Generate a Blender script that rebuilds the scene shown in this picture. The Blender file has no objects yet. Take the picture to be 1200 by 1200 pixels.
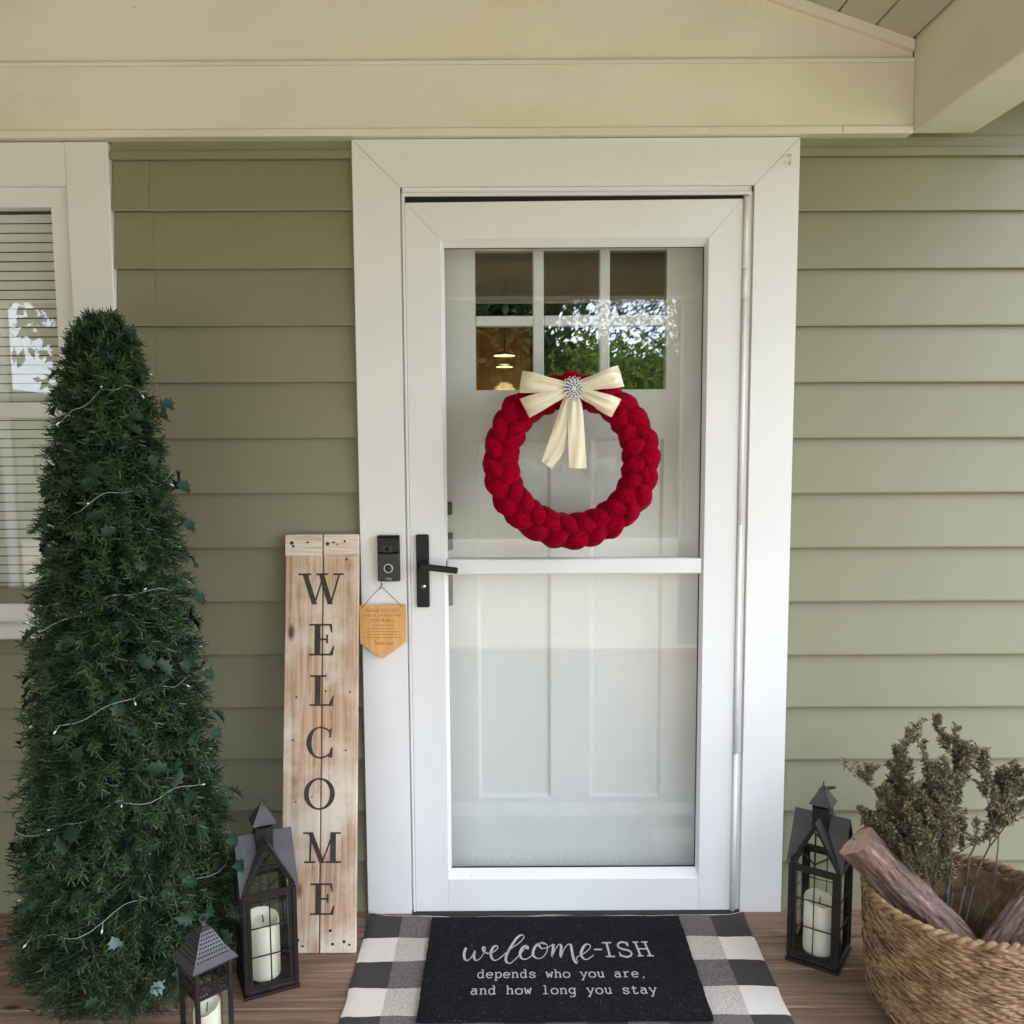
import bpy, bmesh, math, random
import numpy as np
from mathutils import Vector, Matrix, Euler, noise
R = math.radians
PI = math.pi
random.seed(7)
rng = np.random.default_rng(7)
S = bpy.context.scene
C = S.collection

# ------------------------------------------------------------------ camera
cam_d = bpy.data.cameras.new('camera')
cam = bpy.data.objects.new('camera', cam_d); C.objects.link(cam)
cam_d.sensor_width = 36; cam_d.lens = 36 * 1050 / 1200.0
cam_d.clip_start = 0.05; cam_d.clip_end = 500
CAM = Vector((0, -2.44, 1.375))
PITCH, ROLL = R(5.6), R(0.3)
cam.location = CAM
cam.matrix_world = Matrix.Translation(CAM) @ Matrix.Rotation(R(90) - PITCH, 4, 'X') @ Matrix.Rotation(-ROLL, 4, 'Z')
S.camera = cam
# ------------------------------------------------------------------ world, sun, exposure
SUN_EL, SUN_ROT = R(57), R(42)
w = bpy.data.worlds.new('World'); S.world = w; w.use_nodes = True
nt = w.node_tree; nt.nodes.clear()
wo = nt.nodes.new('ShaderNodeOutputWorld'); bg = nt.nodes.new('ShaderNodeBackground')
sky = nt.nodes.new('ShaderNodeTexSky'); sky.sky_type = 'NISHITA'; sky.sun_disc = False
sky.sun_elevation = SUN_EL; sky.sun_rotation = SUN_ROT; sky.dust_density = 3.0; sky.air_density = 1.0
tc = nt.nodes.new('ShaderNodeTexCoord'); cn = nt.nodes.new('ShaderNodeTexNoise')
cn.inputs['Scale'].default_value = 2.2; cn.inputs['Detail'].default_value = 5
cr = nt.nodes.new('ShaderNodeValToRGB')
cr.color_ramp.elements[0].position = 0.30; cr.color_ramp.elements[1].position = 0.62
cr.color_ramp.elements[0].color = (.55, .55, .55, 1); cr.color_ramp.elements[1].color = (.92, .92, .92, 1)
mx = nt.nodes.new('ShaderNodeMixRGB'); mx.inputs[2].default_value = (15.8, 17.2, 20.6, 1)
nt.links.new(tc.outputs['Generated'], cn.inputs['Vector']); nt.links.new(cn.outputs['Fac'], cr.inputs[0])
nt.links.new(cr.outputs[0], mx.inputs[0]); nt.links.new(sky.outputs[0], mx.inputs[1])
nt.links.new(mx.outputs[0], bg.inputs[0]); nt.links.new(bg.outputs[0], wo.inputs[0])
bg.inputs[1].default_value = 0.15
sun_d = bpy.data.lights.new('sun', 'SUN'); sun_d.energy = 2.0; sun_d.angle = R(1.5); sun_d.color = (1, .96, .9)
sun = bpy.data.objects.new('sun', sun_d); C.objects.link(sun)
sd = Vector((math.sin(SUN_ROT) * math.cos(SUN_EL), math.cos(SUN_ROT) * math.cos(SUN_EL), math.sin(SUN_EL)))
sun.rotation_euler = sd.to_track_quat('Z', 'Y').to_euler(); sun.location = (5, -10, 12)
S.view_settings.view_transform = 'Standard'; S.view_settings.look = 'None'
S.view_settings.exposure = 1.38; S.view_settings.gamma = 1.0; S.view_settings.use_curve_mapping = False
S.cycles.use_denoising = True
S.cycles.max_bounces = 12; S.cycles.diffuse_bounces = 6; S.cycles.transparent_max_bounces = 16

# ------------------------------------------------------------------ materials
def new_mat(name):
    m = bpy.data.materials.new(name); m.use_nodes = True
    return m, m.node_tree, m.node_tree.nodes['Principled BSDF']

def N(t, kind, **kw):
    n = t.nodes.new(kind)
    for k, v in kw.items():
        if k in n.inputs: n.inputs[k].default_value = v
        else: setattr(n, k, v)
    return n

def coords(t, scale=(1, 1, 1), rnd=False):
    tc = N(t, 'ShaderNodeTexCoord'); mp = N(t, 'ShaderNodeMapping')
    mp.inputs['Scale'].default_value = scale
    src = tc.outputs['Object']
    if rnd:
        oi = N(t, 'ShaderNodeObjectInfo'); mu = N(t, 'ShaderNodeVectorMath', operation='SCALE')
        cb = N(t, 'ShaderNodeCombineXYZ')
        m1 = N(t, 'ShaderNodeMath', operation='MULTIPLY'); m1.inputs[1].default_value = 37.7
        t.links.new(oi.outputs['Random'], m1.inputs[0])
        for i in range(3): t.links.new(m1.outputs[0], cb.inputs[i])
        ad = N(t, 'ShaderNodeVectorMath', operation='ADD')
        t.links.new(src, ad.inputs[0]); t.links.new(cb.outputs[0], ad.inputs[1]); src = ad.outputs[0]
    t.links.new(src, mp.inputs['Vector'])
    return mp.outputs[0]

def ramp(t, fac, stops):
    r = N(t, 'ShaderNodeValToRGB'); e = r.color_ramp.elements
    while len(e) < len(stops): e.new(.5)
    for i, (p, c) in enumerate(stops):
        e[i].position = p; e[i].color = (*c, 1)
    t.links.new(fac, r.inputs[0])
    return r.outputs[0]

def mixc(t, fac, a, b, mode='MIX'):
    m = N(t, 'ShaderNodeMixRGB', blend_type=mode)
    for i, v in ((0, fac), (1, a), (2, b)):
        if isinstance(v, (int, float)): m.inputs[i].default_value = v
        elif isinstance(v, tuple): m.inputs[i].default_value = (*v, 1)
        else: t.links.new(v, m.inputs[i])
    return m.outputs[0]

def noise_t(t, vec, scale, detail=4, rough=.55, dist=0):
    n = N(t, 'ShaderNodeTexNoise', Scale=scale, Detail=detail, Roughness=rough, Distortion=dist)
    t.links.new(vec, n.inputs['Vector']); return n.outputs['Fac']

def bump(t, b, h, strength=.2, dist=.002):
    n = N(t, 'ShaderNodeBump', Strength=strength, Distance=dist)
    t.links.new(h, n.inputs['Height']); t.links.new(n.outputs[0], b.inputs['Normal']); return n

def plain(name, col, rough=.5, metal=0, nz=0, nscale=8, bmp=0, bscale=200, spec=.5, sheen=0, rnd=False):
    m, t, b = new_mat(name)
    b.inputs['Roughness'].default_value = rough; b.inputs['Metallic'].default_value = metal
    b.inputs['Specular IOR Level'].default_value = spec
    if sheen: b.inputs['Sheen Weight'].default_value = sheen
    v = coords(t, rnd=rnd)
    if nz:
        f = noise_t(t, v, nscale)
        c = ramp(t, f, [(.3, tuple(x * (1 - nz) for x in col)), (.7, tuple(min(1, x * (1 + nz)) for x in col))])
        t.links.new(c, b.inputs['Base Color'])
    else: b.inputs['Base Color'].default_value = (*col, 1)
    if bmp: bump(t, b, noise_t(t, v, bscale), bmp, .001)
    return m

def paint(name, col, dirt=.12):
    m, t, b = new_mat(name)
    v = coords(t, (1, 1, 1)); vs = coords(t, (3, 3, .35))
    f = noise_t(t, v, 2.3, 6); c = ramp(t, f, [(.35, tuple(x * .95 for x in col)), (.65, col)])
    s = ramp(t, noise_t(t, v, 9, 8, .7, .6), [(.62, (0, 0, 0)), (.80, (1, 1, 1))])
    mm = N(t, 'ShaderNodeMath', operation='MULTIPLY'); mm.inputs[1].default_value = dirt
    t.links.new(s, mm.inputs[0])
    if dirt > .2:
        big = ramp(t, noise_t(t, coords(t, (.9, .9, 2.2)), 2.0, 3, .5, .6), [(.46, (0, 0, 0)), (.70, (.4, .4, .4))]); c = mixc(t, big, c, tuple(x * y_ for x, y_ in zip(col, (.80, .74, .66))))
    c = mixc(t, mm.outputs[0], c, (.42, .36, .26))
    k = ramp(t, noise_t(t, v, 60, 2), [(.755, (0, 0, 0)), (.77, (1, 1, 1))])
    mk = N(t, 'ShaderNodeMath', operation='MULTIPLY'); mk.inputs[1].default_value = .35
    t.links.new(k, mk.inputs[0]); c = mixc(t, mk.outputs[0], c, (.25, .2, .13))
    t.links.new(c, b.inputs['Base Color']); b.inputs['Roughness'].default_value = .42
    b.inputs['Specular IOR Level'].default_value = .4
    bump(t, b, noise_t(t, vs, 30, 5), .12, .0012)
    return m

M = {}
M['white'] = paint('white_paint', (.80, .785, .75), .16)
M['cream'] = paint('cream_coil_trim', (.81, .765, .62), .30)
M['door'] = paint('storm_door_white', (.79, .78, .75), .14)

def siding():
    m, t, b = new_mat('vinyl_siding')
    v = coords(t, (1, 1, 1), True); vs = coords(t, (1.2, 12, 26), True)
    f = noise_t(t, v, 1.4, 5)
    c = ramp(t, f, [(.3, (.222, .211, .128)), (.7, (.260, .248, .158))])
    oi = N(t, 'ShaderNodeObjectInfo'); c = mixc(t, oi.outputs['Random'], c, (.243, .231, .143))
    d = ramp(t, noise_t(t, v, 14, 8, .7), [(.60, (0, 0, 0)), (.85, (.35, .35, .35))])
    c = mixc(t, d, c, (.16, .15, .09))
    t.links.new(c, b.inputs['Base Color']); b.inputs['Roughness'].default_value = .48
    b.inputs['Specular IOR Level'].default_value = .35
    bump(t, b, noise_t(t, vs, 5, 6, .6, 1.2), .22, .0016)
    return m
M['siding'] = siding()

def wood(name, cols, axis=0, grain=60, rough=.6, bmp=.3, rnd=True, knots=True, blotch=None):
    m, t, b = new_mat(name)
    sc = [grain] * 3; sc[axis] = grain * .035
    v = coords(t, tuple(sc), rnd); v1 = coords(t, (1, 1, 1), rnd)
    f = noise_t(t, v, 1.0, 6, .65, 1.5)
    c = ramp(t, f, [(.28, cols[0]), (.5, cols[1]), (.72, cols[2])])
    if blotch:
        g = ramp(t, noise_t(t, v1, blotch[1], 5, .6), [(.42, (0, 0, 0)), (.62, (1, 1, 1))])
        c = mixc(t, g, c, blotch[0])
        fine = ramp(t, f, [(.27, (.70, .66, .62)), (.50, (1, 1, 1))]); c = mixc(t, .75, c, fine, 'MULTIPLY')
    if knots:
        vk = N(t, 'ShaderNodeTexVoronoi', Scale=1.0)
        sk = [11] * 3; sk[axis] = 4.5
        t.links.new(coords(t, tuple(sk), rnd), vk.inputs['Vector'])
        kk = ramp(t, vk.outputs['Distance'], [(.05, (1, 1, 1)), (.13, (0, 0, 0))])
        c = mixc(t, kk, c, tuple(x * .35 for x in cols[0]))
    t.links.new(c, b.inputs['Base Color']); b.inputs['Roughness'].default_value = rough
    b.inputs['Specular IOR Level'].default_value = .3
    bump(t, b, f, bmp, .0015)
    return m
M['deck'] = wood('deck_stain', [(.11, .065, .042), (.235, .148, .096), (.37, .25, .17)], 0, 48, .55, .5)
M['sign_wood'] = wood('whitewashed_plank', [(.30, .175, .10), (.50, .33, .215), (.64, .48, .34)], 2, 58, .75, .4,
                      blotch=((.68, .58, .45), 6.0))
M['batten'] = wood('batten_whitewash', [(.40, .27, .18), (.68, .56, .43), (.82, .76, .65)], 0, 70, .8, .3)
M['pennant'] = wood('pennant_birch', [(.60, .30, .10), (.72, .38, .135), (.80, .46, .18)], 2, 40, .5, .08, knots=False)
M['cabinet'] = wood('cabinet_wood', [(.24, .13, .045), (.36, .20, .07), (.46, .28, .11)], 2, 30, .4, .1, knots=False)
M['ink'] = plain('dark_brown_ink', (.045, .03, .024), .8, nz=.5, nscale=60)
M['burn'] = plain('burnt_engraving', (.28, .13, .035), .8)
M['nail'] = plain('nail_hole', (.03, .02, .015), .9)
M['black'] = plain('black_metal', (.010, .010, .011), .42, spec=.3, bmp=.05)
M['iron'] = plain('lantern_iron', (.016, .012, .011), .5, metal=.0, spec=.28, nz=.4, nscale=30, bmp=.25, bscale=120)
M['iron_grey'] = plain('lantern_roof_metal', (.060, .055, .054), .45, metal=.35, nz=.25, nscale=14, bmp=.15, bscale=60)
M['gloss'] = plain('doorbell_lens_panel', (.005, .005, .005), .22, spec=.3)
M['bronze'] = plain('doorbell_faceplate', (.026, .022, .020), .45)
M['silver'] = plain('silver_metal', (.55, .55, .52), .25, metal=1)
M['pale_grey'] = plain('grey_ring', (.52, .52, .5), .4)  # plain even grey for the button ring and logo lettering
M['rubber'] = plain('black_rubber', (.012, .012, .012), .6)
M['string'] = plain('brown_cord', (.14, .10, .085), .9)
M['dark'] = plain('gap_shade', (.01, .01, .01), .9)  # near-black fill, stands in for shade inside gaps and holes
M['concrete'] = plain('concrete', (.385, .335, .235), .9, nz=.12, nscale=3)
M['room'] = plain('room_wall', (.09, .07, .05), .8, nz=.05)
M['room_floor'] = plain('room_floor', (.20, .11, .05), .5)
M['blind'] = plain('window_blind', (.78, .77, .72), .6)
M['curtain'] = plain('sheer', (.7, .69, .66), .8)
M['bark'] = plain('tree_bark', (.11, .085, .065), .95, nz=.35, nscale=12, bmp=.6, bscale=30)
M['post'] = plain('trunk_pole', (.03, .045, .03), .7)
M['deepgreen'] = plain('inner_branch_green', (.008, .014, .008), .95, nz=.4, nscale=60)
M['wire'] = plain('clear_wire', (.26, .30, .26), .35)
M['bulb'] = plain('clear_bulb', (.75, .78, .76), .15)
M['ceiling'] = plain('soffit_vinyl', (.55, .50, .42), .5, nz=.05, nscale=6, bmp=.3, bscale=260)
M['wick'] = plain('wick', (.03, .025, .02), .9)
M['roof_shingle'] = plain('roof_shingles', (.06, .058, .055), .9, nz=.3, nscale=30)

def velvet():
    m, t, b = new_mat('red_velvet')
    v = coords(t); f = noise_t(t, v, 110, 5, .65)
    c = ramp(t, f, [(.3, (.15, .0003, .009)), (.7, (.36, .001, .018))])
    t.links.new(c, b.inputs['Base Color']); b.inputs['Roughness'].default_value = .95
    b.inputs['Specular IOR Level'].default_value = .05
    b.inputs['Sheen Weight'].default_value = .35; b.inputs['Sheen Roughness'].default_value = .35
    b.inputs['Sheen Tint'].default_value = (1, .1, .12, 1)
    bump(t, b, noise_t(t, v, 420, 3), .55, .0015)
    return m
M['velvet'] = velvet()

def satin():
    m, t, b = new_mat('cream_satin')
    v = coords(t, (1, 1, 1)); f = noise_t(t, v, 18, 3)
    t.links.new(ramp(t, f, [(.3, (.74, .65, .46)), (.7, (.82, .73, .54))]), b.inputs['Base Color'])
    b.inputs['Roughness'].default_value = .24; b.inputs['Sheen Weight'].default_value = .2; b.inputs['Anisotropic'].default_value = .6
    b.inputs['Specular IOR Level'].default_value = .6
    bump(t, b, noise_t(t, coords(t, (60, 60, 400)), 2, 2), .08, .0005)
    return m
M['satin'] = satin()
M['gem'] = plain('rhinestone', (.92, .91, .90), .12, metal=.35)

def wax():
    m, t, b = new_mat('ivory_wax')
    b.inputs['Base Color'].default_value = (.80, .75, .58, 1); b.inputs['Roughness'].default_value = .45
    b.inputs['Subsurface Weight'].default_value = .3; b.inputs['Subsurface Radius'].default_value = (.02, .012, .006)
    b.inputs['Subsurface Scale'].default_value = .5
    bump(t, b, noise_t(t, coords(t), 30, 3), .15, .002)
    return m
M['wax'] = wax()

def glass(name, f0=.04, tint=(.97, .98, .97), rough=0.0):
    m = bpy.data.materials.new(name); m.use_nodes = True; t = m.node_tree; t.nodes.clear()
    o = N(t, 'ShaderNodeOutputMaterial'); tr = N(t, 'ShaderNodeBsdfTransparent'); gl = N(t, 'ShaderNodeBsdfGlossy')
    tr.inputs[0].default_value = (*tint, 1); gl.inputs['Roughness'].default_value = rough
    lw = N(t, 'ShaderNodeLayerWeight', Blend=.5)
    p = N(t, 'ShaderNodeMath', operation='POWER'); p.inputs[1].default_value = 5
    a = N(t, 'ShaderNodeMath', operation='MULTIPLY_ADD'); a.inputs[1].default_value = 1 - f0; a.inputs[2].default_value = f0
    mxs = N(t, 'ShaderNodeMixShader')
    t.links.new(lw.outputs['Facing'], p.inputs[0]); t.links.new(p.outputs[0], a.inputs[0])
    t.links.new(a.outputs[0], mxs.inputs[0]); t.links.new(tr.outputs[0], mxs.inputs[1]); t.links.new(gl.outputs[0], mxs.inputs[2])
    t.links.new(mxs.outputs[0], o.inputs[0])
    return m
M['glass'] = glass('storm_glass', .058)
M['lite'] = glass('door_lite_glass', .125, (.86, .88, .86))
M['lantern_glass'] = glass('lantern_glass', .03)

def island(name, cols, rough=.5, spec=.4, trans=0.0, clump=0):
    m, t, b = new_mat(name)
    g = N(t, 'ShaderNodeNewGeometry')
    k = len(cols) - 1
    c = ramp(t, g.outputs['Random Per Island'], [(i / k, cc) for i, cc in enumerate(cols)])
    if clump:
        c = mixc(t, 1.0, c, ramp(t, noise_t(t, coords(t), clump, 3, .6), [(.36, (.40, .46, .46)), (.50, (1, 1, 1)), (.68, (1.0, 1.0, .80))]), 'MULTIPLY')
    t.links.new(c, b.inputs['Base Color']); b.inputs['Roughness'].default_value = rough
    b.inputs['Specular IOR Level'].default_value = spec
    if trans:
        tl = N(t, 'ShaderNodeBsdfTranslucent'); mxs = N(t, 'ShaderNodeMixShader'); mxs.inputs[0].default_value = trans
        t.links.new(c, tl.inputs[0]); out = t.nodes['Material Output']
        t.links.new(b.outputs[0], mxs.inputs[1]); t.links.new(tl.outputs[0], mxs.inputs[2]); t.links.new(mxs.outputs[0], out.inputs[0])
    return m
M['needle'] = island('fir_needles', [(.008, .022, .007), (.022, .060, .016), (.013, .038, .011), (.065, .125, .035), (.016, .036, .014)], .5, clump=11)
M['holly'] = island('silk_leaf', [(.007, .022, .010), (.014, .040, .020), (.010, .030, .014)], .5, .3)
M['holly_pale'] = island('pale_silk_leaf', [(.13, .20, .17), (.20, .27, .24)], .4)
M['juniper'] = island('dried_sprig', [(.035, .045, .018), (.10, .10, .04), (.17, .10, .05), (.055, .068, .026), (.24, .20, .11), (.12, .07, .04)], .8)
M['leaf'] = island('tree_leaf', [(.12, .18, .03), (.18, .26, .045), (.23, .31, .06), (.15, .21, .035)], .6, .3, .5)
M['leaf_dark'] = island('dark_tree_leaf', [(.03, .05, .018), (.05, .08, .025), (.07, .10, .03)], .6, .3, .25)

def straw():
    m, t, b = new_mat('seagrass')
    v = coords(t, (1, 1, 1)); vf = coords(t, (40, 40, 160))
    f = noise_t(t, v, 26, 6, .7); g = noise_t(t, vf, 3, 4)
    c = ramp(t, f, [(.34, (.10, .048, .018)), (.5, (.25, .145, .062)), (.70, (.42, .28, .14))])
    c = mixc(t, .6, c, ramp(t, g, [(.3, (.5, .5, .5)), (.65, (1, 1, 1))]), 'MULTIPLY')
    t.links.new(c, b.inputs['Base Color']); b.inputs['Roughness'].default_value = .75
    bump(t, b, g, .5, .002)
    return m
M['straw'] = straw()

def barkmat():
    m, t, b = new_mat('log_bark')
    v = coords(t, (60, 60, 14)); v1 = coords(t)
    f = noise_t(t, v, 1.2, 9, .75, .5); g = noise_t(t, v1, 14, 5)
    c = ramp(t, f, [(.36, (.03, .016, .011)), (.46, (.13, .075, .052)), (.56, (.22, .135, .10)), (.68, (.42, .31, .235))])
    c = mixc(t, ramp(t, g, [(.5, (0, 0, 0)), (.62, (.75, .75, .75))]), c, (.16, .11, .085))
    t.links.new(c, b.inputs['Base Color']); b.inputs['Roughness'].default_value = .9
    bump(t, b, f, .8, .006)
    return m
M['log'] = barkmat()
M['logend'] = plain('log_end_grain', (.42, .29, .21), .85, nz=.2, nscale=60)

def matfibre(name, col, fleck, amt):
    m, t, b = new_mat(name)
    v = coords(t)
    f = noise_t(t, v, 260, 4, .7); c = ramp(t, f, [(.3, tuple(x * .6 for x in col)), (.7, tuple(x * 1.4 for x in col))])
    g = noise_t(t, coords(t, (1, 1, 1)), 75, 8, .75, 2.5)
    c = mixc(t, ramp(t, g, [(amt, (0, 0, 0)), (amt + .10, (1, 1, 1))]), c, fleck)
    t.links.new(c, b.inputs['Base Color']); b.inputs['Roughness'].default_value = .95
    b.inputs['Specular IOR Level'].default_value = .15
    bump(t, b, f, .7, .003)
    return m
M['mat'] = matfibre('black_coir', (.007, .007, .008), (.075, .075, .08), .56)
M['mat_print'] = matfibre('white_mat_print', (.50, .49, .47), (.28, .27, .26), .55)

def rugmat():
    m, t, b = new_mat('buffalo_plaid_cotton')
    tc = N(t, 'ShaderNodeTexCoord'); sp = N(t, 'ShaderNodeSeparateXYZ'); t.links.new(tc.outputs['Object'], sp.inputs[0])
    wob = noise_t(t, coords(t), 9, 3)
    def stripe(out, off, pitch, amp):
        a = N(t, 'ShaderNodeMath', operation='MULTIPLY_ADD'); a.inputs[1].default_value = amp
        t.links.new(wob, a.inputs[0]); t.links.new(out, a.inputs[2])
        s = N(t, 'ShaderNodeMath', operation='ADD'); s.inputs[1].default_value = off; t.links.new(a.outputs[0], s.inputs[0])
        d = N(t, 'ShaderNodeMath', operation='DIVIDE'); d.inputs[1].default_value = pitch * 2; t.links.new(s.outputs[0], d.inputs[0])
        fr = N(t, 'ShaderNodeMath', operation='FRACT'); t.links.new(d.outputs[0], fr.inputs[0])
        g = N(t, 'ShaderNodeMath', operation='GREATER_THAN'); g.inputs[1].default_value = .5; t.links.new(fr.outputs[0], g.inputs[0])
        return g.outputs[0]
    # rug local: x across 0..1.045, y forward (negative = towards the viewer)
    rows = stripe(sp.outputs['Y'], (.212), .107, .010)      # 1 = dark rows
    cols = stripe(sp.outputs['X'], .0953, .0953, .003)
    fine = noise_t(t, coords(t, (600, 260, 1)), 1, 3, .7)
    speck = noise_t(t, coords(t), 380, 3, .8)
    white = ramp(t, speck, [(.3, (.72, .66, .58)), (.7, (.90, .84, .76))])
    greyish = ramp(t, speck, [(.38, (.36, .32, .28)), (.62, (.78, .71, .63))])
    mid = ramp(t, speck, [(.38, (.075, .062, .058)), (.66, (.30, .26, .24))])
    dark = ramp(t, speck, [(.3, (.045, .039, .037)), (.7, (.10, .088, .083))])
    lightrow = mixc(t, cols, greyish, white)
    darkrow = mixc(t, cols, mid, dark)
    c = mixc(t, rows, lightrow, darkrow)
    t.links.new(c, b.inputs['Base Color']); b.inputs['Roughness'].default_value = .95
    b.inputs['Specular IOR Level'].default_value = .1
    wv = N(t, 'ShaderNodeTexWave', Scale=95, Distortion=1.0); wv.bands_direction = 'Y'
    t.links.new(coords(t), wv.inputs['Vector'])
    bb = N(t, 'ShaderNodeMath', operation='ADD'); t.links.new(wv.outputs['Fac'], bb.inputs[0]); t.links.new(fine, bb.inputs[1])
    bump(t, b, bb.outputs[0], .5, .002)
    return m
M['rug'] = rugmat()

def grass():
    m, t, b = new_mat('lawn_grass')
    v = coords(t); f = noise_t(t, v, .6, 8, .7)
    t.links.new(ramp(t, f, [(.3, (.055, .066, .024)), (.5, (.085, .10, .036)), (.7, (.12, .125, .055))]), b.inputs['Base Color'])
    b.inputs['Roughness'].default_value = .95
    return m
M['lawn'] = grass()

def emis(name, col, s):
    m = bpy.data.materials.new(name); m.use_nodes = True; t = m.node_tree; t.nodes.clear()
    o = N(t, 'ShaderNodeOutputMaterial'); e = N(t, 'ShaderNodeEmission', Strength=s); e.inputs[0].default_value = (*col, 1)
    t.links.new(e.outputs[0], o.inputs[0]); return m
M['lamp'] = emis('lit_lamp', (1, .70, .34), 1.6)

# ------------------------------------------------------------------ mesh helpers
class MB:
    def __init__(s): s.v = []; s.f = []; s.sm = []
    def add(s, vs, fs, smooth=False):
        n = len(s.v); s.v += [tuple(v) for v in vs]; s.f += [tuple(i + n for i in f) for f in fs]; s.sm += [smooth] * len(fs)
        return s
    def box(s, x0, x1, y0, y1, z0, z1, xf=None):
        vs = [(x, y, z) for z in (z0, z1) for y in (y0, y1) for x in (x0, x1)]
        if xf is not None: vs = [xf @ Vector(v) for v in vs]
        return s.add(vs, [(0, 2, 3, 1), (4, 5, 7, 6), (0, 1, 5, 4), (2, 6, 7, 3), (0, 4, 6, 2), (1, 3, 7, 5)])
    def cbox(s, x0, x1, y0, y1, z0, z1, c=.002, xf=None):
        # chamfered box
        vs = []; idx = {}
        for a, x in enumerate((x0, x1)):
            for b, y in enumerate((y0, y1)):
                for d, z in enumerate((z0, z1)):
                    sx, sy, sz = (1, -1)[a] * c, (1, -1)[b] * c, (1, -1)[d] * c
                    idx[a, b, d, 0] = len(vs); vs.append((x, y + sy, z + sz))
                    idx[a, b, d, 1] = len(vs); vs.append((x + sx, y, z + sz))
                    idx[a, b, d, 2] = len(vs); vs.append((x + sx, y + sy, z))
        fs = []
        for a in (0, 1): fs.append([idx[a, 0, 0, 0], idx[a, 1, 0, 0], idx[a, 1, 1, 0], idx[a, 0, 1, 0]][::(-1 if a == 0 else 1)])
        for b in (0, 1): fs.append([idx[0, b, 0, 1], idx[1, b, 0, 1], idx[1, b, 1, 1], idx[0, b, 1, 1]][::(1 if b == 0 else -1)])
        for d in (0, 1): fs.append([idx[0, 0, d, 2], idx[1, 0, d, 2], idx[1, 1, d, 2], idx[0, 1, d, 2]][::(-1 if d == 0 else 1)])
        for a in (0, 1):
            for b in (0, 1):
                fs.append([idx[a, b, 0, 0], idx[a, b, 1, 0], idx[a, b, 1, 1], idx[a, b, 0, 1]][::(1 if a == b else -1)])
                fs.append([idx[a, 0, b, 0], idx[a, 1, b, 0], idx[a, 1, b, 2], idx[a, 0, b, 2]][::(-1 if a == b else 1)])
                fs.append([idx[0, a, b, 1], idx[1, a, b, 1], idx[1, a, b, 2], idx[0, a, b, 2]][::(1 if a == b else -1)])
                for d in (0, 1):
                    fs.append([idx[a, b, d, 0], idx[a, b, d, 1], idx[a, b, d, 2]][::(-1 if (a + b + d) % 2 == 0 else 1)])
        if xf is not None: vs = [xf @ Vector(v) for v in vs]
        return s.add(vs, fs)
    def prism(s, pts, off):
        # pts: planar polygon (3D), extruded by vector off
        n = len(pts); a = [Vector(p) for p in pts]; b = [p + Vector(off) for p in a]
        return s.add(a + b, [tuple(range(n))[::-1], tuple(range(n, 2 * n))] + [(i, (i + 1) % n, n + (i + 1) % n, n + i) for i in range(n)])
    def bar(s, p, q, wx, wz=None, up=(0, 0, 1)):
        p = Vector(p); q = Vector(q); wz = wz or wx; d = (q - p).normalized(); u = Vector(up)
        if abs(d.dot(u)) > .98: u = Vector((0, 1, 0))
        a = d.cross(u).normalized() * wx / 2; b = a.cross(d).normalized() * wz / 2
        vs = [p - a - b, p + a - b, p + a + b, p - a + b, q - a - b, q + a - b, q + a + b, q - a + b]
        return s.add(vs, [(3, 2, 1, 0), (4, 5, 6, 7), (0, 1, 5, 4), (1, 2, 6, 5), (2, 3, 7, 6), (3, 0, 4, 7)])
    def tube(s, pts, r, n=8, closed=False, cap=True, smooth=True, squash=1.0):
        P = [Vector(p) for p in pts]; m = len(P); rr = r if isinstance(r, (list, tuple)) else [r] * m
        T = []
        for i in range(m):
            a = P[(i - 1) % m] if (closed or i) else P[0]; b = P[(i + 1) % m] if (closed or i < m - 1) else P[-1]
            t = b - a; T.append(t.normalized() if t.length > 1e-9 else Vector((0, 0, 1)))
        nrm = T[0].orthogonal().normalized(); vs = []
        for i in range(m):
            nrm = (nrm - T[i] * nrm.dot(T[i]))
            nrm = nrm.normalized() if nrm.length > 1e-6 else T[i].orthogonal().normalized()
            bn = T[i].cross(nrm)
            for k in range(n):
                a = 2 * PI * k / n; vs.append(P[i] + (nrm * math.cos(a) + bn * math.sin(a) * squash) * rr[i])
        fs = []
        for i in range(m if closed else m - 1):
            j = (i + 1) % m
            for k in range(n):
                k2 = (k + 1) % n; fs.append((i * n + k, i * n + k2, j * n + k2, j * n + k))
        if cap and not closed: fs += [tuple(range(n))[::-1], tuple((m - 1) * n + k for k in range(n))]
        return s.add(vs, fs, smooth)
    def lathe(s, prof, n=24, c=(0, 0, 0), smooth=True):
        vs = []; fs = []
        for r, z in prof:
            for k in range(n):
                a = 2 * PI * k / n; vs.append((c[0] + r * math.cos(a), c[1] + r * math.sin(a), c[2] + z))
        for i in range(len(prof) - 1):
            for k in range(n):
                k2 = (k + 1) % n; fs.append((i * n + k, i * n + k2, (i + 1) * n + k2, (i + 1) * n + k))
        fs += [tuple(range(n))[::-1], tuple((len(prof) - 1) * n + k for k in range(n))]
        return s.add(vs, fs, smooth)
    def grid(s, rows, smooth=True, flip=False):
        m, n = len(rows), len(rows[0]); vs = [p for r in rows for p in r]; fs = []
        for i in range(m - 1):
            for j in range(n - 1):
                q = (i * n + j, i * n + j + 1, (i + 1) * n + j + 1, (i + 1) * n + j); fs.append(q[::-1] if flip else q)
        return s.add(vs, fs, smooth)
    def mesh(s, name):
        me = bpy.data.meshes.new(name); me.from_pydata([tuple(v) for v in s.v], [], s.f)
        me.polygons.foreach_set('use_smooth', s.sm); me.update(); return me

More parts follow.
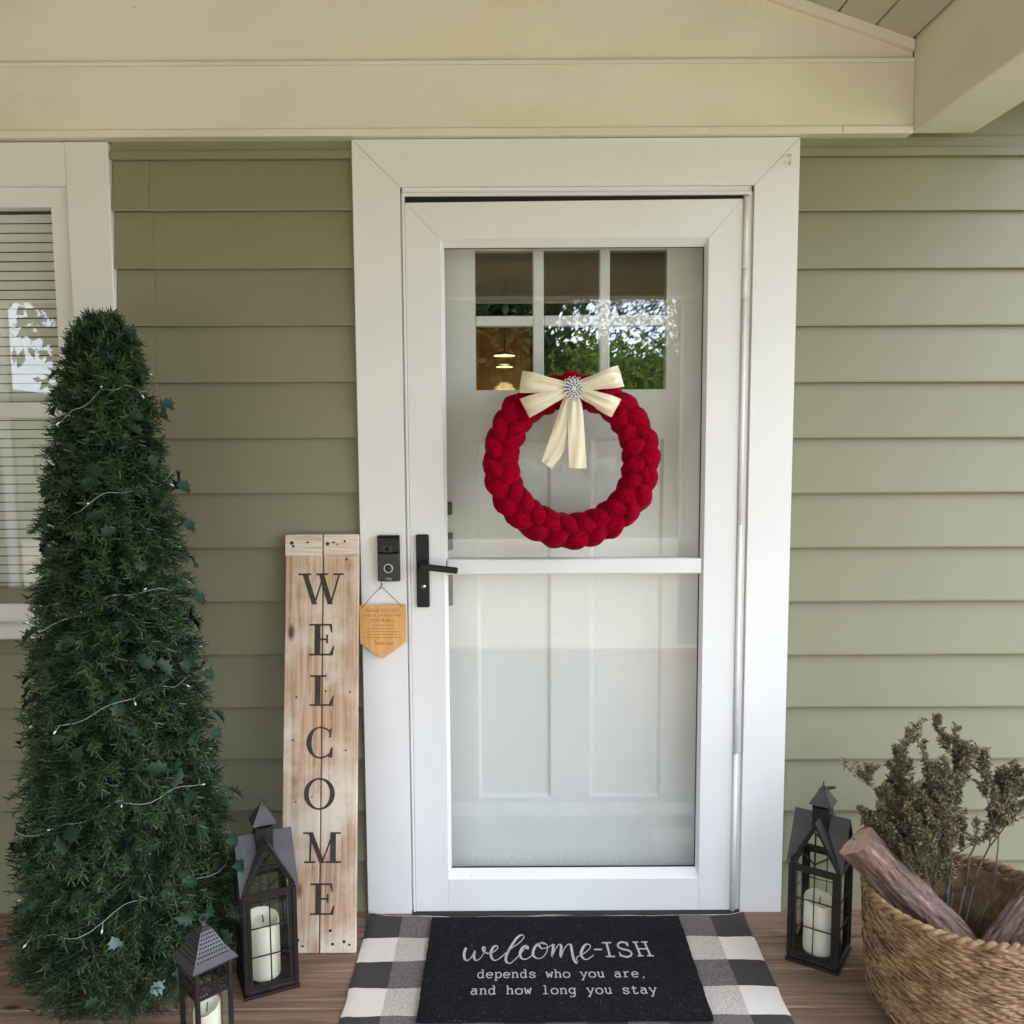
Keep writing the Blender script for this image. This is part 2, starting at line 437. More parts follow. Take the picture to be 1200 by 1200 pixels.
def link(name, me, mat, parent=None, loc=(0, 0, 0), kind=None, rot=None, label=None):
    o = bpy.data.objects.new(name, me); C.objects.link(o)
    if mat is not None and len(me.materials) == 0: me.materials.append(M[mat] if isinstance(mat, str) else mat)
    if parent is not None: o.parent = parent
    o.location = loc
    if rot: o.rotation_euler = rot
    if kind: o['kind'] = kind
    if label: o['label'] = label
    return o

def worldorg(p):
    v = Vector((0, 0, 0))
    while p is not None: v += p.location; p = p.parent
    return v

def part(name, mb, mat, parent, world=False, kind=None, label=None, at=None):
    """one mesh object. world=True: coordinates are given in world space (unrotated parents);
    its origin is moved to its own middle so each piece has its own grain"""
    me = None; vs = [Vector(v) for v in mb.v]
    if at is None:
        n = len(vs); c = Vector((sum(v.x for v in vs) / n, sum(v.y for v in vs) / n, sum(v.z for v in vs) / n))
    else: c = Vector(at)
    mb.v = [v - c for v in vs]; me = mb.mesh(name)
    loc = c - (worldorg(parent) if world else Vector((0, 0, 0)))
    return link(name, me, mat, parent, loc, kind, None, label)

def thing(name, label, cat, loc=(0, 0, 0), rz=0, group=None):
    o = bpy.data.objects.new(name, None); C.objects.link(o); o.empty_display_size = .05
    o.location = loc; o.rotation_euler = (0, 0, rz); o['label'] = label; o['category'] = cat
    if group: o['group'] = group
    return o

def tag(o, label, cat, group=None):
    o['label'] = label; o['category'] = cat
    if group: o['group'] = group
    return o

def structure(name, mb, mat):
    o = link(name, mb.mesh(name), mat); o['kind'] = 'structure'; return o

def copy_tree(o, parent=None):
    c = o.copy(); C.objects.link(c); c.parent = parent
    for ch in o.children: copy_tree(ch, c)
    return c

# ================================================================== SETTING
DX0, DX1, DY0 = -3.2, 1.36, -3.0
lawn = structure('lawn', MB().add([(-90, -120, -.42), (90, -120, -.42), (90, 60, -.42), (-90, 60, -.42)], [(0, 1, 2, 3)]), 'lawn')
structure('driveway', MB().box(-9, 14, -11.5, -3.45, -.5, -.412), 'concrete')
structure('hills', MB().grid([[(x, -75 - abs(x) * .1, -.5), (x, -95, 5 + 3 * math.sin(x * .06)), (x, -118, 7 + 3 * math.sin(x * .05 + 1))] for x in range(-110, 111, 10)], flip=False), 'lawn')
deck = structure('porch_deck', MB().box(DX0 + .03, DX1 - .03, DY0 + .02, -.01, -.30, -.036), 'dark')
y = -.003; first = True
bm = MB().cbox(DX0, DX1, -.0715, .0715, -.033, 0, .003).mesh('deck_board'); bm.materials.append(M['deck'])
k = 0
while y - .148 > DY0 - .05:
    link('deck_board', bm, None, deck, (0, y - .074, -.001 * (k % 3 == 1)))
    y -= .148; k += 1
link('deck_skirt', MB().box(DX0, DX1, DY0 - .02, DY0 + .0, -.42, -.036).mesh('deck_skirt'), 'white', deck)
structure('step', MB().cbox(-.7, 1.0, DY0 - .36, DY0 - .03, -.42, -.2, .004), 'concrete')

# ================================================================== HOUSE FRONT
house = thing('house_wall', 'olive green clapboard house wall behind the white door, with cream beam above', 'house', (0, 0, 0))
# opening for the door x -.29..0.64, z 0..2.0 ; window x -2.1..-1.16, z .9..2.0
sh = MB()
sh.box(-4.2, -2.09, .0, .12, -.42, 2.45); sh.box(-2.09, -1.17, 0, .12, -.42, .93); sh.box(-2.09, -1.17, 0, .12, 2.0, 2.45)
sh.box(-1.17, -.30, 0, .12, -.42, 2.45); sh.box(-.30, .645, 0, .12, 1.995, 2.45); sh.box(.645, 4.2, 0, .12, -.42, 2.45)
sh.box(-.30, .645, 0, .12, -.42, -.03)
part('wall_sheathing', sh, 'siding', house, True)
PITCHZ = .149
def clap_mesh(x0, x1, h=PITCHZ):
    # profile (y,z) from lower lip up to the lock under the next course
    pr = [(-.001, 0.002), (-.0195, 0.0), (-.0205, .004), (-.0120, h * .5), (-.0040, h - .001), (-.001, h + .004)]
    vs = []; n = len(pr)
    K_ = max(2, int((x1 - x0) / .09)); sd_n = random.random() * 50
    for c_ in range(K_ + 1):
        x = x0 + (x1 - x0) * c_ / K_; wz = .0013 * noise.noise(Vector((x * 2.2, sd_n, 0))); wy = .0016 * noise.noise(Vector((x * 3.1, sd_n, 7)))
        vs += [(x, a + (wy if 1 <= i_ <= 3 else 0), b + (wz if i_ < 3 else 0)) for i_, (a, b) in enumerate(pr)]
    fs = [(c_ * n + i, c_ * n + i + 1, (c_ + 1) * n + i + 1, (c_ + 1) * n + i) for c_ in range(K_) for i in range(n - 1)] + [tuple(range(n))[::-1], tuple(range(K_ * n, K_ * n + n))]
    return MB().add(vs, fs)
def courses(x0, x1, zoff, ks, top=None, seam=None):
    me = None
    for k in ks:
        z = k * PITCHZ + zoff; h = PITCHZ
        if top is not None and z + h > top: h = top - z
        spans = [(x0, x1)]
        if seam:
            sx = seam(k)
            spans = [(x0, sx + .012), (sx, x1)]
        for i, (a, b) in enumerate(spans):
            m_ = clap_mesh(0, b - a, h)
            if i == 0 and len(spans) == 2: m_.v = [(v[0], v[1] + (-.0030 if v[1] < -.002 else 0), v[2] + .0003) for v in m_.v]
            link('clapboard', m_.mesh('clapboard'), 'siding', house, (a, 0, z))
TOPZ = 2.068
courses(-1.045, -.405, 0.0, range(-2, 14), TOPZ, lambda k: -.962 + .0012 * ((k * 7) % 5))
courses(.752, 3.6, -.008, range(-2, 14), TOPZ)
courses(-4.2, -2.19, 0.0, range(-2, 14), TOPZ)
courses(-2.19, -1.045, 0.0, range(-2, 5), None)
# trim channels under the beam (two steps)
for a, b in ((-1.045, -.412), (.756, 3.6), (-4.2, -2.19)):
    t = MB(); t.box(a, b, -.0215, 0, TOPZ, 2.0885); t.box(a, b, -.012, 0, 2.0885, 2.118)
    part('top_channel', t, 'siding', house, True)
    part('base_channel', MB().cbox(a, b, -.020, 0, -.02, .006, .001), 'siding', house, True)
# side channels where clapboards meet the casing
for a in (-.4135, .7535): part('side_channel', MB().box(a - .004 if a < 0 else a + .0, a if a < 0 else a + .004, -.0205, 0, 0, TOPZ), 'siding', house, True)
# ---- header beam over the door and gable panel
BY = -.05
b = MB(); b.box(-4.2, 1.036, BY, 0, 2.115, 2.289)
part('header_beam', b, 'cream', house, True, at=(0, 0, 2.2))
lp = MB(); lp.cbox(-4.2, .853, BY - .007, BY - .0002, 2.1135, 2.1325, .0015)
part('beam_lip', lp, 'cream', house, True)
part('beam_lip', MB().cbox(.8545, 1.036, BY - .0075, BY - .0002, 2.1135, 2.1325, .0015), 'cream', house, True)
part('beam_cap', MB().cbox(-4.2, 1.036, BY - .005, 0, 2.2895, 2.3005, .002), 'cream', house, True)
def ceil_z(x): return 2.347 + .34 * (1.031 - x) if x > -1.05 else 2.347 + .34 * (1.031 + 1.05) - .34 * (-1.05 - x)
gp = [(-3.15, 2.3007), (1.036, 2.3007), (1.036, ceil_z(1.036)), (-1.05, ceil_z(-1.05)), (-3.15, ceil_z(-3.15))]
part('gable_panel', MB().prism([(x, -.036, z) for x, z in gp], (0, .036, 0)), 'cream', house, True, at=(0, 0, 2.5))
def rake(x0, x1):
    T = .027
    return MB().prism([(x0, -.052, ceil_z(x0) - T), (x1, -.052, ceil_z(x1) - T), (x1, -.052, ceil_z(x1) - .0005), (x0, -.052, ceil_z(x0) - .0005)], (0, .0155, 0))
part('rake_trim', rake(-1.05, 1.034), 'cream', house, True); part('rake_trim', rake(-3.15, -1.052), 'cream', house, True)
part('sun_block_roof', MB().prism([(-4.5, -.0, 2.455), (4.6, 0, 2.455), (4.6, 6, 4.4), (-4.5, 6, 4.4)], (0, 0, .12)), 'roof_shingle', house, True)  # unseen roof slab, added to block sun from behind the house
part('added_eave', MB().box(1.203, 4.6, -.42, .0, 2.40, 2.55), 'cream', house, True)  # unseen eave, added with that slab to keep the sun off
# ---- window left of the tree
wf = MB()
cas = [(-1.160, -1.047, .84, 2.112), (-2.19, -2.08, .84, 2.112)]
for a, b_, c, d in cas: part('casing_board', MB().cbox(a, b_, -.030, 0, c, d, .003), 'white', house, True)
part('casing_board', MB().cbox(-2.0795, -1.1605, -.029, 0, 2.0, 2.112, .003), 'white', house, True)
part('window_sill', MB().cbox(-2.22, -1.02, -.055, 0, .80, .8395, .004), 'white', house, True)
wn = part('window', MB().box(-2.0795, -2.03, -.012, .03, .84, 2.0).box(-1.21, -1.1605, -.012, .03, .84, 2.0).box(-2.03, -1.21, -.012, .03, .84, .89)
          .box(-2.03, -1.21, -.012, .03, 1.95, 2.0).box(-2.03, -1.21, -.010, .03, 1.40, 1.44), 'white', house, True)
part('pane', MB().box(-2.03, -1.21, .006, .010, .89, 1.40), 'glass', wn, True); part('pane', MB().box(-2.03, -1.21, .006, .010, 1.44, 1.95), 'glass', wn, True)
bl = MB()
for i in range(42): bl.box(-2.028, -1.212, .045 + .004, .0475 + .004, .89 + i * .0252, .912 + i * .0252)
part('window_blind', bl, 'blind', house, True)

# ---- door casing, mitred
CX0, CX1, CI0, CI1, CZ, CT = -.4115, .7535, -.2885, .6380, 1.9930, 2.1125
cy = -.031
def miter(pts): return MB().prism([(x, cy, z) for x, z in pts], (0, -cy - .0005, 0))
part('casing_board', miter([(CX0, -.004), (CI0, -.004), (CI0, CZ - .0006), (CX0, CT - .0006)]), 'white', house, True)
part('casing_board', miter([(CI1, -.004), (CX1, -.004), (CX1, CT - .0006), (CI1, CZ - .0006)]), 'white', house, True)
part('casing_board', miter([(CI0 + .0006, CZ), (CI1 - .0006, CZ), (CX1 - .0006, CT), (CX0 + .0006, CT)]), 'white', house, True)
# fine bead along inner casing edge
jb = MB(); jb.box(CI0, CI0 + .004, -.016, .10, 0, CZ); jb.box(CI1 - .004, CI1, -.016, .10, 0, CZ); jb.box(CI0, CI1, -.016, .10, CZ - .012, CZ)
part('door_jamb', jb, 'white', house, True)
part('threshold', MB().cbox(-.288, .637, -.045, .12, -.03, .0035, .002), 'rubber', house, True)
hk = part('cup_hook', MB().tube([(.727, -.031, 2.066), (.727, -.040, 2.066), (.727, -.046, 2.060), (.727, -.047, 2.048), (.727, -.043, 2.040), (.727, -.037, 2.042), (.727, -.035, 2.050)], .0022, 8).lathe([(.006, 0), (.006, .001)], 12, (.727, -.033, 2.066)), 'cream', house, True)

# ================================================================== PORCH ROOF
porch = thing('porch_roof', 'cream porch roof with vaulted boarded ceiling and side beam at the upper right', 'porch roof', (0, -1.5, 2.3))
PY0 = -3.05
sl = math.atan(.34); bw = .097 / math.cos(sl)
cm = MB().cbox(-bw / 2 + .0013, bw / 2 - .0013, PY0, -.0375, 0, .012, .004).mesh('ceiling_board'); cm.materials.append(M['ceiling'])
x = 1.031 - .0485
while x > -3.12:
    side = x > -1.05
    c = link('ceiling_board', cm, None, porch, (x - 0, 1.5, ceil_z(x) - 2.3), None, (0, sl if side else -sl, 0))
    x -= .097
rb = MB()
rb.prism([(1.5, PY0 - .25, ceil_z(1.5) + .02), (-1.05, PY0 - .25, ceil_z(-1.05) + .02), (-1.05, PY0 - .25, ceil_z(-1.05) + .12), (1.5, PY0 - .25, ceil_z(1.5) + .12)], (0, 3.3, 0))
rb.prism([(-1.051, PY0 - .25, ceil_z(-1.05) + .02), (-3.7, PY0 - .25, ceil_z(-3.7) + .02), (-3.7, PY0 - .25, ceil_z(-3.7) + .12), (-1.051, PY0 - .25, ceil_z(-1.05) + .12)], (0, 3.3, 0))
part('leak_block_deck', rb, 'roof_shingle', porch, True)  # unseen slabs, added so no light leaks between the ceiling boards
part('side_beam', MB().cbox(1.037, 1.20, PY0, -.0375, 2.118, 2.36, .003), 'cream', porch, True)
part('side_beam', MB().cbox(-3.3, -3.16, PY0, -.0375, 2.118, 2.36, .003), 'cream', porch, True)
part('front_beam', MB().cbox(-3.3, 1.20, PY0 - .16, PY0 - .001, 2.14, 2.36, .003), 'cream', porch, True)
part('front_gable', MB().prism([(-3.16, PY0 - .09, 2.3601), (1.2, PY0 - .09, 2.3601), (1.2, PY0 - .09, ceil_z(1.2) + .05), (-1.05, PY0 - .09, ceil_z(-1.05) + .02), (-3.16, PY0 - .09, ceil_z(-3.16) + .02)], (0, .05, 0)), 'cream', porch, True)
for px in (1.05, -3.26): part('porch_post', MB().cbox(px, px + .12, PY0 - .14, PY0 - .02, -.001, 2.1395, .004), 'white', porch, True)

# unseen wing, added on the left to keep that side of the porch darker
wing = thing('added_wing', 'unseen green clapboard side wing, added to darken the left of the porch', 'house', (-3.4, -1.6, 0))
part('wall', MB().box(-3.9, -3.34, -3.6, -.02, -.42, 2.5), 'siding', wing, True)

# ================================================================== ROOM BEHIND THE ENTRY DOOR
room = MB()
def inward(mb, x0, x1, y0, y1, z0, z1):
    vs = [(x, y, z) for z in (z0, z1) for y in (y0, y1) for x in (x0, x1)]
    return mb.add(vs, [(0, 1, 3, 2), (4, 6, 7, 5), (2, 3, 7, 6), (0, 2, 6, 4), (1, 5, 7, 3)])
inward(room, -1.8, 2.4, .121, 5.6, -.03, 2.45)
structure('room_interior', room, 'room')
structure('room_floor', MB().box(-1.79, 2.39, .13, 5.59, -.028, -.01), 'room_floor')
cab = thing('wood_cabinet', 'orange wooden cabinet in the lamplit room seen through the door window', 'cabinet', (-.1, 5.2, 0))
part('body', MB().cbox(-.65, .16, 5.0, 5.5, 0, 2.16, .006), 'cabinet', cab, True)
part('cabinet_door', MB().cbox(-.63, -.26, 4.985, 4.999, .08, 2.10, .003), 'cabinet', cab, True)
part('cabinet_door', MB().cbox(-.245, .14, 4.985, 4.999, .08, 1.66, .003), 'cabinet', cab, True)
lamp = thing('pendant_lamp', 'glowing two-tier pendant lamp inside the room behind the door window', 'lamp', (-.05, 4.3, 1.78))
part('shade', MB().lathe([(.035, .13), (.090, .108), (.090, .104), (.03, .104)], 28), 'silver', lamp)
part('shade', MB().lathe([(.03, .04), (.075, .025), (.075, .021), (.03, .021)], 28), 'silver', lamp)
part('bulb_disc', MB().lathe([(.078, .098), (.078, .1035)], 24), 'lamp', lamp)
part('bulb_disc', MB().lathe([(.062, .016), (.062, .0205)], 24), 'lamp', lamp)
part('cord', MB().tube([(0, 0, .13), (0, 0, .665)], .004, 6), 'black', lamp)
lp_d = bpy.data.lights.new('pendant_light', 'POINT'); lp_d.energy = 4.5; lp_d.color = (1, .66, .3); lp_d.shadow_soft_size = .08
lpo = bpy.data.objects.new('pendant_light', lp_d); C.objects.link(lpo); lpo.location = (-.05, 4.1, 1.6)

# ================================================================== ENTRY DOOR
ent = thing('entry_door', 'white panelled entry door with six small window panes behind the storm glass', 'front door', (.1675, .09, 0))
EY = .075
lx = [(-.0985, .0605), (.0905, .2440), (.2725, .4300)]
lz = [(1.6725, 1.8500), (1.4695, 1.6445)]
ex0, ex1, ez0, ez1 = -.278, .618, .006, 1.978
slab = MB(); xs = [ex0, lx[0][0], lx[0][1], lx[1][0], lx[1][1], lx[2][0], lx[2][1], ex1]
slab.box(ex0, ex1, EY, EY + .044, lz[0][1], ez1)
slab.box(ex0, lx[0][0], EY, EY + .044, lz[1][0], lz[0][1]); slab.box(lx[2][1], ex1, EY, EY + .044, lz[1][0], lz[0][1])
pz0, pz1 = .293, 1.334; px = [(-.1000, .1090), (.2215, .4260)]
slab.box(ex0, ex1, EY, EY + .044, pz1, lz[1][0])
slab.box(ex0, px[0][0], EY, EY + .044, pz0, pz1); slab.box(px[0][1], px[1][0], EY, EY + .044, pz0, pz1); slab.box(px[1][1], ex1, EY, EY + .044, pz0, pz1)
slab.box(ex0, ex1, EY, EY + .044, ez0, pz0)
part('door_slab', slab, 'door', ent, True)
part('muntin', MB().cbox(lx[0][1], lx[1][0], EY - .004, EY + .04, lz[1][0], lz[0][1], .003), 'door', ent, True)
part('muntin', MB().cbox(lx[1][1], lx[2][0], EY - .004, EY + .04, lz[1][0], lz[0][1], .003), 'door', ent, True)
for a, b_ in lx: part('muntin', MB().cbox(a, b_, EY - .0038, EY + .04, lz[1][1], lz[0][0], .003), 'door', ent, True)
for a, b_ in lx:
    for c, d in lz: part('window_pane', MB().box(a, b_, EY + .012, EY + .018, c, d), 'lite', ent, True)
for a, b_ in px:
    # moulded edge sloping down to the recessed flat
    q = MB(); r_ = .009; D = .009
    o_ = [(a, pz0), (b_, pz0), (b_, pz1), (a, pz1)]; i_ = [(a + r_, pz0 + r_), (b_ - r_, pz0 + r_), (b_ - r_, pz1 - r_), (a + r_, pz1 - r_)]
    vs = [(x, EY + .0002, z) for x, z in o_] + [(x, EY + D, z) for x, z in i_]
    q.add(vs, [(0, 1, 5, 4), (1, 2, 6, 5), (2, 3, 7, 6), (3, 0, 4, 7), (4, 5, 6, 7)])
    q.box(a, b_, EY + D + .001, EY + .04, pz0, pz1)
    part('door_panel', q, 'door', ent, True)
for c, d, e in ((1.122, 1.158, .012), (1.022, 1.072, .016), (.862, .955, .010)):
    part('lock_plate' if d - c > .04 else 'deadbolt', MB().cbox(-.225, -.172 + e * .3, EY - e, EY - .0002, c, d, .003), 'black', ent, True)
part('weatherstrip', MB().box(-.284, ex0 - .0005, EY - .01, EY + .03, 0, 1.98).box(ex1 + .0005, .634, EY - .01, EY + .03, 0, 1.98), 'white', ent, True)

# ================================================================== STORM DOOR
sd_ = thing('storm_door', 'white full-view storm door with mid rail and black lever handle', 'storm door', (.1675, -.02, 0))
FY, FT = -.0265, .030
X0, X1, Z0, Z1, Z1R = -.2765, .6095, .0045, 1.9530, 1.9590
OX0, OX1, OZ0, OZ1 = -.1850, .5215, .0965, 1.8600
def frame_piece(pts): return MB().prism([(x, FY, z) for x, z in pts], (0, FT, 0))
g = .0004
part('stile', frame_piece([(X0, Z0), (OX0, Z0), (OX0, OZ1 - g), (X0, Z1 - g)]), 'door', sd_, True)
part('stile', frame_piece([(OX1, Z0), (X1, Z0), (X1, Z1R - g), (OX1, OZ1 - g)]), 'door', sd_, True)
part('top_rail', frame_piece([(OX0 + g, OZ1), (OX1 - g, OZ1), (X1 - g, Z1R), (X0 + g, Z1)]), 'door', sd_, True)
part('bottom_rail', frame_piece([(OX0 + g, Z0), (OX1 - g, Z0), (OX1 - g, OZ0), (OX0 + g, OZ0)]), 'door', sd_, True)
GX0, GX1, GZ0, GZ1, GY = -.1765, .5135, .1225, 1.8400, -.0060
def bead(o0, o1, i1, i0):
    vs = [(o0[0], FY + .003, o0[1]), (o1[0], FY + .003, o1[1]), (i1[0], GY, i1[1]), (i0[0], GY, i0[1]),
          (o0[0], GY + .004, o0[1]), (o1[0], GY + .004, o1[1]), (i1[0], GY + .004, i1[1]), (i0[0], GY + .004, i0[1])]
    return MB().add(vs, [(0, 1, 2, 3), (7, 6, 5, 4), (0, 4, 5, 1), (1, 5, 6, 2), (2, 6, 7, 3), (3, 7, 4, 0)])
O = [(OX0, OZ0), (OX1, OZ0), (OX1, OZ1), (OX0, OZ1)]; I = [(GX0, GZ0), (GX1, GZ0), (GX1, GZ1), (GX0, GZ1)]
for i in range(4):
    j = (i + 1) % 4; part('glazing_bead', bead(O[i], O[j], I[j], I[i]), 'door', sd_, True)
gk = MB()
for a, b_, c, d in ((GX0, GX1, GZ0, GZ0 + .0025), (GX0, GX1, GZ1 - .0015, GZ1), (GX1 - .002, GX1, GZ0, GZ1)): gk.box(a, b_, GY - .0012, GY + .003, c, d)
part('gasket', gk, 'rubber', sd_, True)
part('mid_rail', MB().cbox(GX0 - .001, GX1 + .003, -.0235, .003, .9665, 1.0085, .003), 'door', sd_, True)
part('glass_pane', MB().box(GX0 - .003, GX1 + .003, GY + .0045, GY + .0080, 1.0087, GZ1 + .003), 'glass', sd_, True)
part('glass_pane', MB().box(GX0 - .003, GX1 + .003, GY + .0045, GY + .0080, GZ0 - .003, .9663), 'glass', sd_, True)
part('door_sweep', MB().box(X0 + .004, X1 - .004, -.02, -.004, .0036, .0044), 'rubber', sd_, True)
# z-bar frame round the leaf and the hinge tube
zb = MB()
zb.cbox(CI0 + .0042, X0 - .0012, -.0275, .006, 0, 1.979, .0012)
zb.cbox(X1 + .0150, CI1 - .0045, -.0235, .006, 0, 1.979, .0012)
zb.cbox(CI0 + .0042, CI1 - .0045, -.0255, .006, 1.9700, 1.9795, .0012)
part('z_bar_frame', zb, 'door', sd_, True)
part('head_channel', MB().box(CI0 + .0045, CI1 - .0045, -.012, .012, 1.9795, 1.9925), 'cream', sd_, True)
part('head_gap_shade', MB().box(X0, X1, -.018, .015, 1.950, 1.9700), 'dark', sd_, True)  # solid black strip, painted for the shade in the gap above the door
for z0, z1 in ((.004, .46), (.4615, 1.10), (1.1015, 1.70), (1.7015, 1.7790), (1.7805, 1.965)):
    part('hinge', MB().tube([(X1 + .0077, -.0275, z0), (X1 + .0077, -.0275, z1)], .0068, 14), 'door', sd_, True)
hp = part('handle_plate', MB().cbox(-.2605, -.2255, -.0365, FY - .0003, .8790, 1.0790, .003), 'black', sd_, True)
lv = MB(); lv.tube([(-.2440, -.036, .9980), (-.2440, -.066, .9980)], .0095, 16)
part('lever', MB().cbox(-.0, .104, -.006, .006, -.0085, .0085, .003, Matrix.Translation((-.2490, -.070, .9980)) @ Matrix.Rotation(R(7.0), 4, 'Y') @ Matrix.Translation((0, 0, 0))), 'black', hp, True)
part('spindle', lv, 'black', hp, True)
part('lock_cylinder', MB().tube([(-.2425, -.0366, .9370), (-.2425, -.041, .9370)], .0078, 20).tube([(-.2425, -.041, .9370), (-.2425, -.0425, .9370)], .0035, 12), 'silver', hp, True)

# ================================================================== DOORBELL
db = thing('video_doorbell', 'small black video doorbell with silver ring button on the left casing', 'doorbell', (-.334, -.031, 1.015))
part('back_plate', MB().cbox(-.3640, -.3040, -.044, -.0313, .9530, 1.0780, .002), 'black', db, True)
part('face_plate', MB().cbox(-.3625, -.3055, -.0560, -.0442, .9545, 1.0310, .003), 'bronze', db, True)
part('lens_panel', MB().cbox(-.3625, -.3055, -.0550, -.0442, 1.0315, 1.0765, .004), 'gloss', db, True)
part('camera_window', MB().cbox(-.3475, -.3225, -.0558, -.0551, 1.034, 1.0525, .0002), 'bronze', db, True)
cl = MB(); cl.tube([(-.335, -.0558, 1.0432), (-.335, -.0566, 1.0432)], .0055, 20)
part('lens', cl, 'gloss', db, True)
rg = MB(); rg.tube([(-.3335 + .0112 * math.cos(a), -.0561, .9905 + .0112 * math.sin(a)) for a in [2 * PI * i / 40 for i in range(40)]], .0014, 8, closed=True)
part('ring_button', rg, 'pale_grey', db, True)
part('button_disc', MB().tube([(-.3335, -.0558, .9905), (-.3335, -.0566, .9905)], .0098, 28), 'bronze', db, True)

# ------------------------------------------------------------------ stroke lettering
def ribbon(mb, pts, w, lift, fmap, cap=0):
    """pts 2D centreline, w width or list; laid at height `lift` by fmap(u,v,h)"""
    P = [Vector(p) for p in pts]; n = len(P); ws = w if isinstance(w, (list, tuple)) else [w] * n
    rows = []
    for i in range(n):
        a = P[max(0, i - 1)]; b_ = P[min(n - 1, i + 1)]; t = (b_ - a).normalized(); nn = Vector((-t.y, t.x)) * ws[i] / 2
        p = P[i]
        rows.append([fmap(p.x + nn.x, p.y + nn.y, lift), fmap(p.x - nn.x, p.y - nn.y, lift)])
    mb.grid(rows, smooth=False)
def poly(mb, pts, lift, fmap): mb.add([fmap(x, y, lift) for x, y in pts], [tuple(range(len(pts)))])
def spl(pts, n=8):
    P = [Vector(p) for p in pts]; out = []
    for i in range(len(P) - 1):
        a = P[max(0, i - 1)]; b_ = P[i]; c = P[i + 1]; d = P[min(len(P) - 1, i + 2)]
        for k in range(n):
            t = k / n; out.append(.5 * ((2 * b_) + (c - a) * t + (2 * a - 5 * b_ + 4 * c - d) * t * t + (3 * b_ - a - 3 * c + d) * t ** 3))
    out.append(P[-1]); return out
def arc(cx, cy, rx, ry, a0, a1, n=14): return [(cx + rx * math.cos(R(a0 + (a1 - a0) * i / n)), cy + ry * math.sin(R(a0 + (a1 - a0) * i / n))) for i in range(n + 1)]
def text_mesh(body, size, align='CENTER'):
    cu = bpy.data.curves.new('lettering', 'FONT'); cu.body = body; cu.size = size; cu.align_x = align; cu.resolution_u = 3
    o = bpy.data.objects.new('tmp', cu); C.objects.link(o)
    dg = bpy.context.evaluated_depsgraph_get(); me = bpy.data.meshes.new_from_object(o.evaluated_get(dg))
    C.objects.unlink(o); bpy.data.objects.remove(o)
    return [tuple(v.co) for v in me.vertices], [tuple(p.vertices) for p in me.polygons]
def text_on(name, body, size, x, z, yy, mat, parent):
    vs, fs = text_mesh(body, size)
    return part(name, MB().add([(x + v[0], yy, z + v[1]) for v in vs], fs), mat, parent, True)
text_on('logo_lettering', 'ring', .0105, -.3335, .9600, -.0563, 'pale_grey', db)

# ================================================================== PENNANT SIGN
pn = thing('pennant_sign', 'small orange wood pennant sign with engraved writing hanging under the doorbell', 'sign', (-.352, -.045, .74))
PYF = -.047
part('board', MB().prism([(-.4150, PYF, .8880), (-.4150, PYF, .7830), (-.3545, PYF, .7400), (-.2900, PYF, .7870), (-.2900, PYF, .8900)], (0, .004, 0)), 'pennant', pn, True)
st = MB(); st.tube([(-.4070, PYF - .0006, .8830), (-.3830, PYF - .002, .9110), (-.3565, PYF - .004, .9385), (-.3540, -.0450, .9500)], .0010, 6)
st.tube([(-.3540, -.0445, .9500), (-.3510, PYF - .004, .9370), (-.3230, PYF - .002, .9095), (-.2990, PYF - .0006, .8840)], .0010, 6)
st.tube([(-.3550, -.0480, .9400), (-.3590, -.0500, .9320)], .0012, 6)
part('hanging_cord', st, 'string', pn, True)
for i, (s_, z_, tx) in enumerate(((.0125, .8700, 'PLEASE DO NOT'), (.0125, .8570, 'KNOCK OR RING THE'), (.0135, .8420, 'DOORBELL'))):
    text_on('engraved_line', tx, s_ * (.82 if i == 1 else 1), -.3535, z_, PYF - .0004, 'burn', pn)
random.seed(11)
for z_, wd in ((.8325, .060), (.8240, .072), (.8155, .088), (.8075, .086), (.7990, .100)):
    q = MB(); x = -.3535 - wd / 2
    while x < -.3535 + wd / 2:
        l = random.uniform(.004, .010)
        for a in np.arange(x, min(x + l, -.3535 + wd / 2), .0016): q.box(a, a + .0008, PYF - .0003, PYF - .0001, z_ - .0012, z_ + random.choice((.0012, .0012, .0022)))
        x += l + .0026
    part('engraved_line', q, 'burn', pn, True)
def script_line():
    q = MB(); vs, fs = text_mesh('Thank you', .0135)
    q.add([(-.3535 + v[0] * .9 + v[1] * .25, PYF - .0004, .7795 + v[1]) for v in vs], fs); return q
part('engraved_line', script_line(), 'burn', pn, True)

# ================================================================== WELCOME PLANK SIGN
SY0, SY1, SH = -.2280, -.0400, 1.085
slen = math.hypot(SH, SY1 - SY0); lean = math.atan2(SY1 - SY0, SH)
ws = thing('welcome_sign', 'tall whitewashed two-plank WELCOME sign leaning on the siding left of the door', 'sign', (-.510, SY0, 0))
ws.rotation_euler = (-lean, 0, 0)
TH = .017    # planks behind the face; local z along the board, face at y=0
def plank(x0, x1, seed):
    rr = random.Random(seed); pts = []
    q = MB(); q.cbox(x0, x1, 0, TH, .004, 1.098, .0022); return q
part('plank', plank(-.1000, -.0010, 1), 'sign_wood', ws); part('plank', plank(.0022, .0965, 2), 'sign_wood', ws)
part('batten', MB().cbox(-.1010, -.0008, -.0045, -.0002, 1.040, 1.0975, .0012), 'batten', ws)
part('batten', MB().cbox(.0024, .0970, -.0050, -.0002, 1.041, 1.0975, .0012), 'batten', ws)
part('back_cleat', MB().cbox(-.09, .088, TH + .0003, TH + .014, .20, .26, .002), 'sign_wood', ws)
def fm(ox, oz, sc, wid):
    return lambda u, v, h: (ox + u * sc - wid * sc / 2, -.0006 - h * .00008, oz + v * sc)
def par(x0, y0, x1, y1, w): return [(x0, y0), (x0 + w, y0), (x1 + w, y1), (x1, y1)]
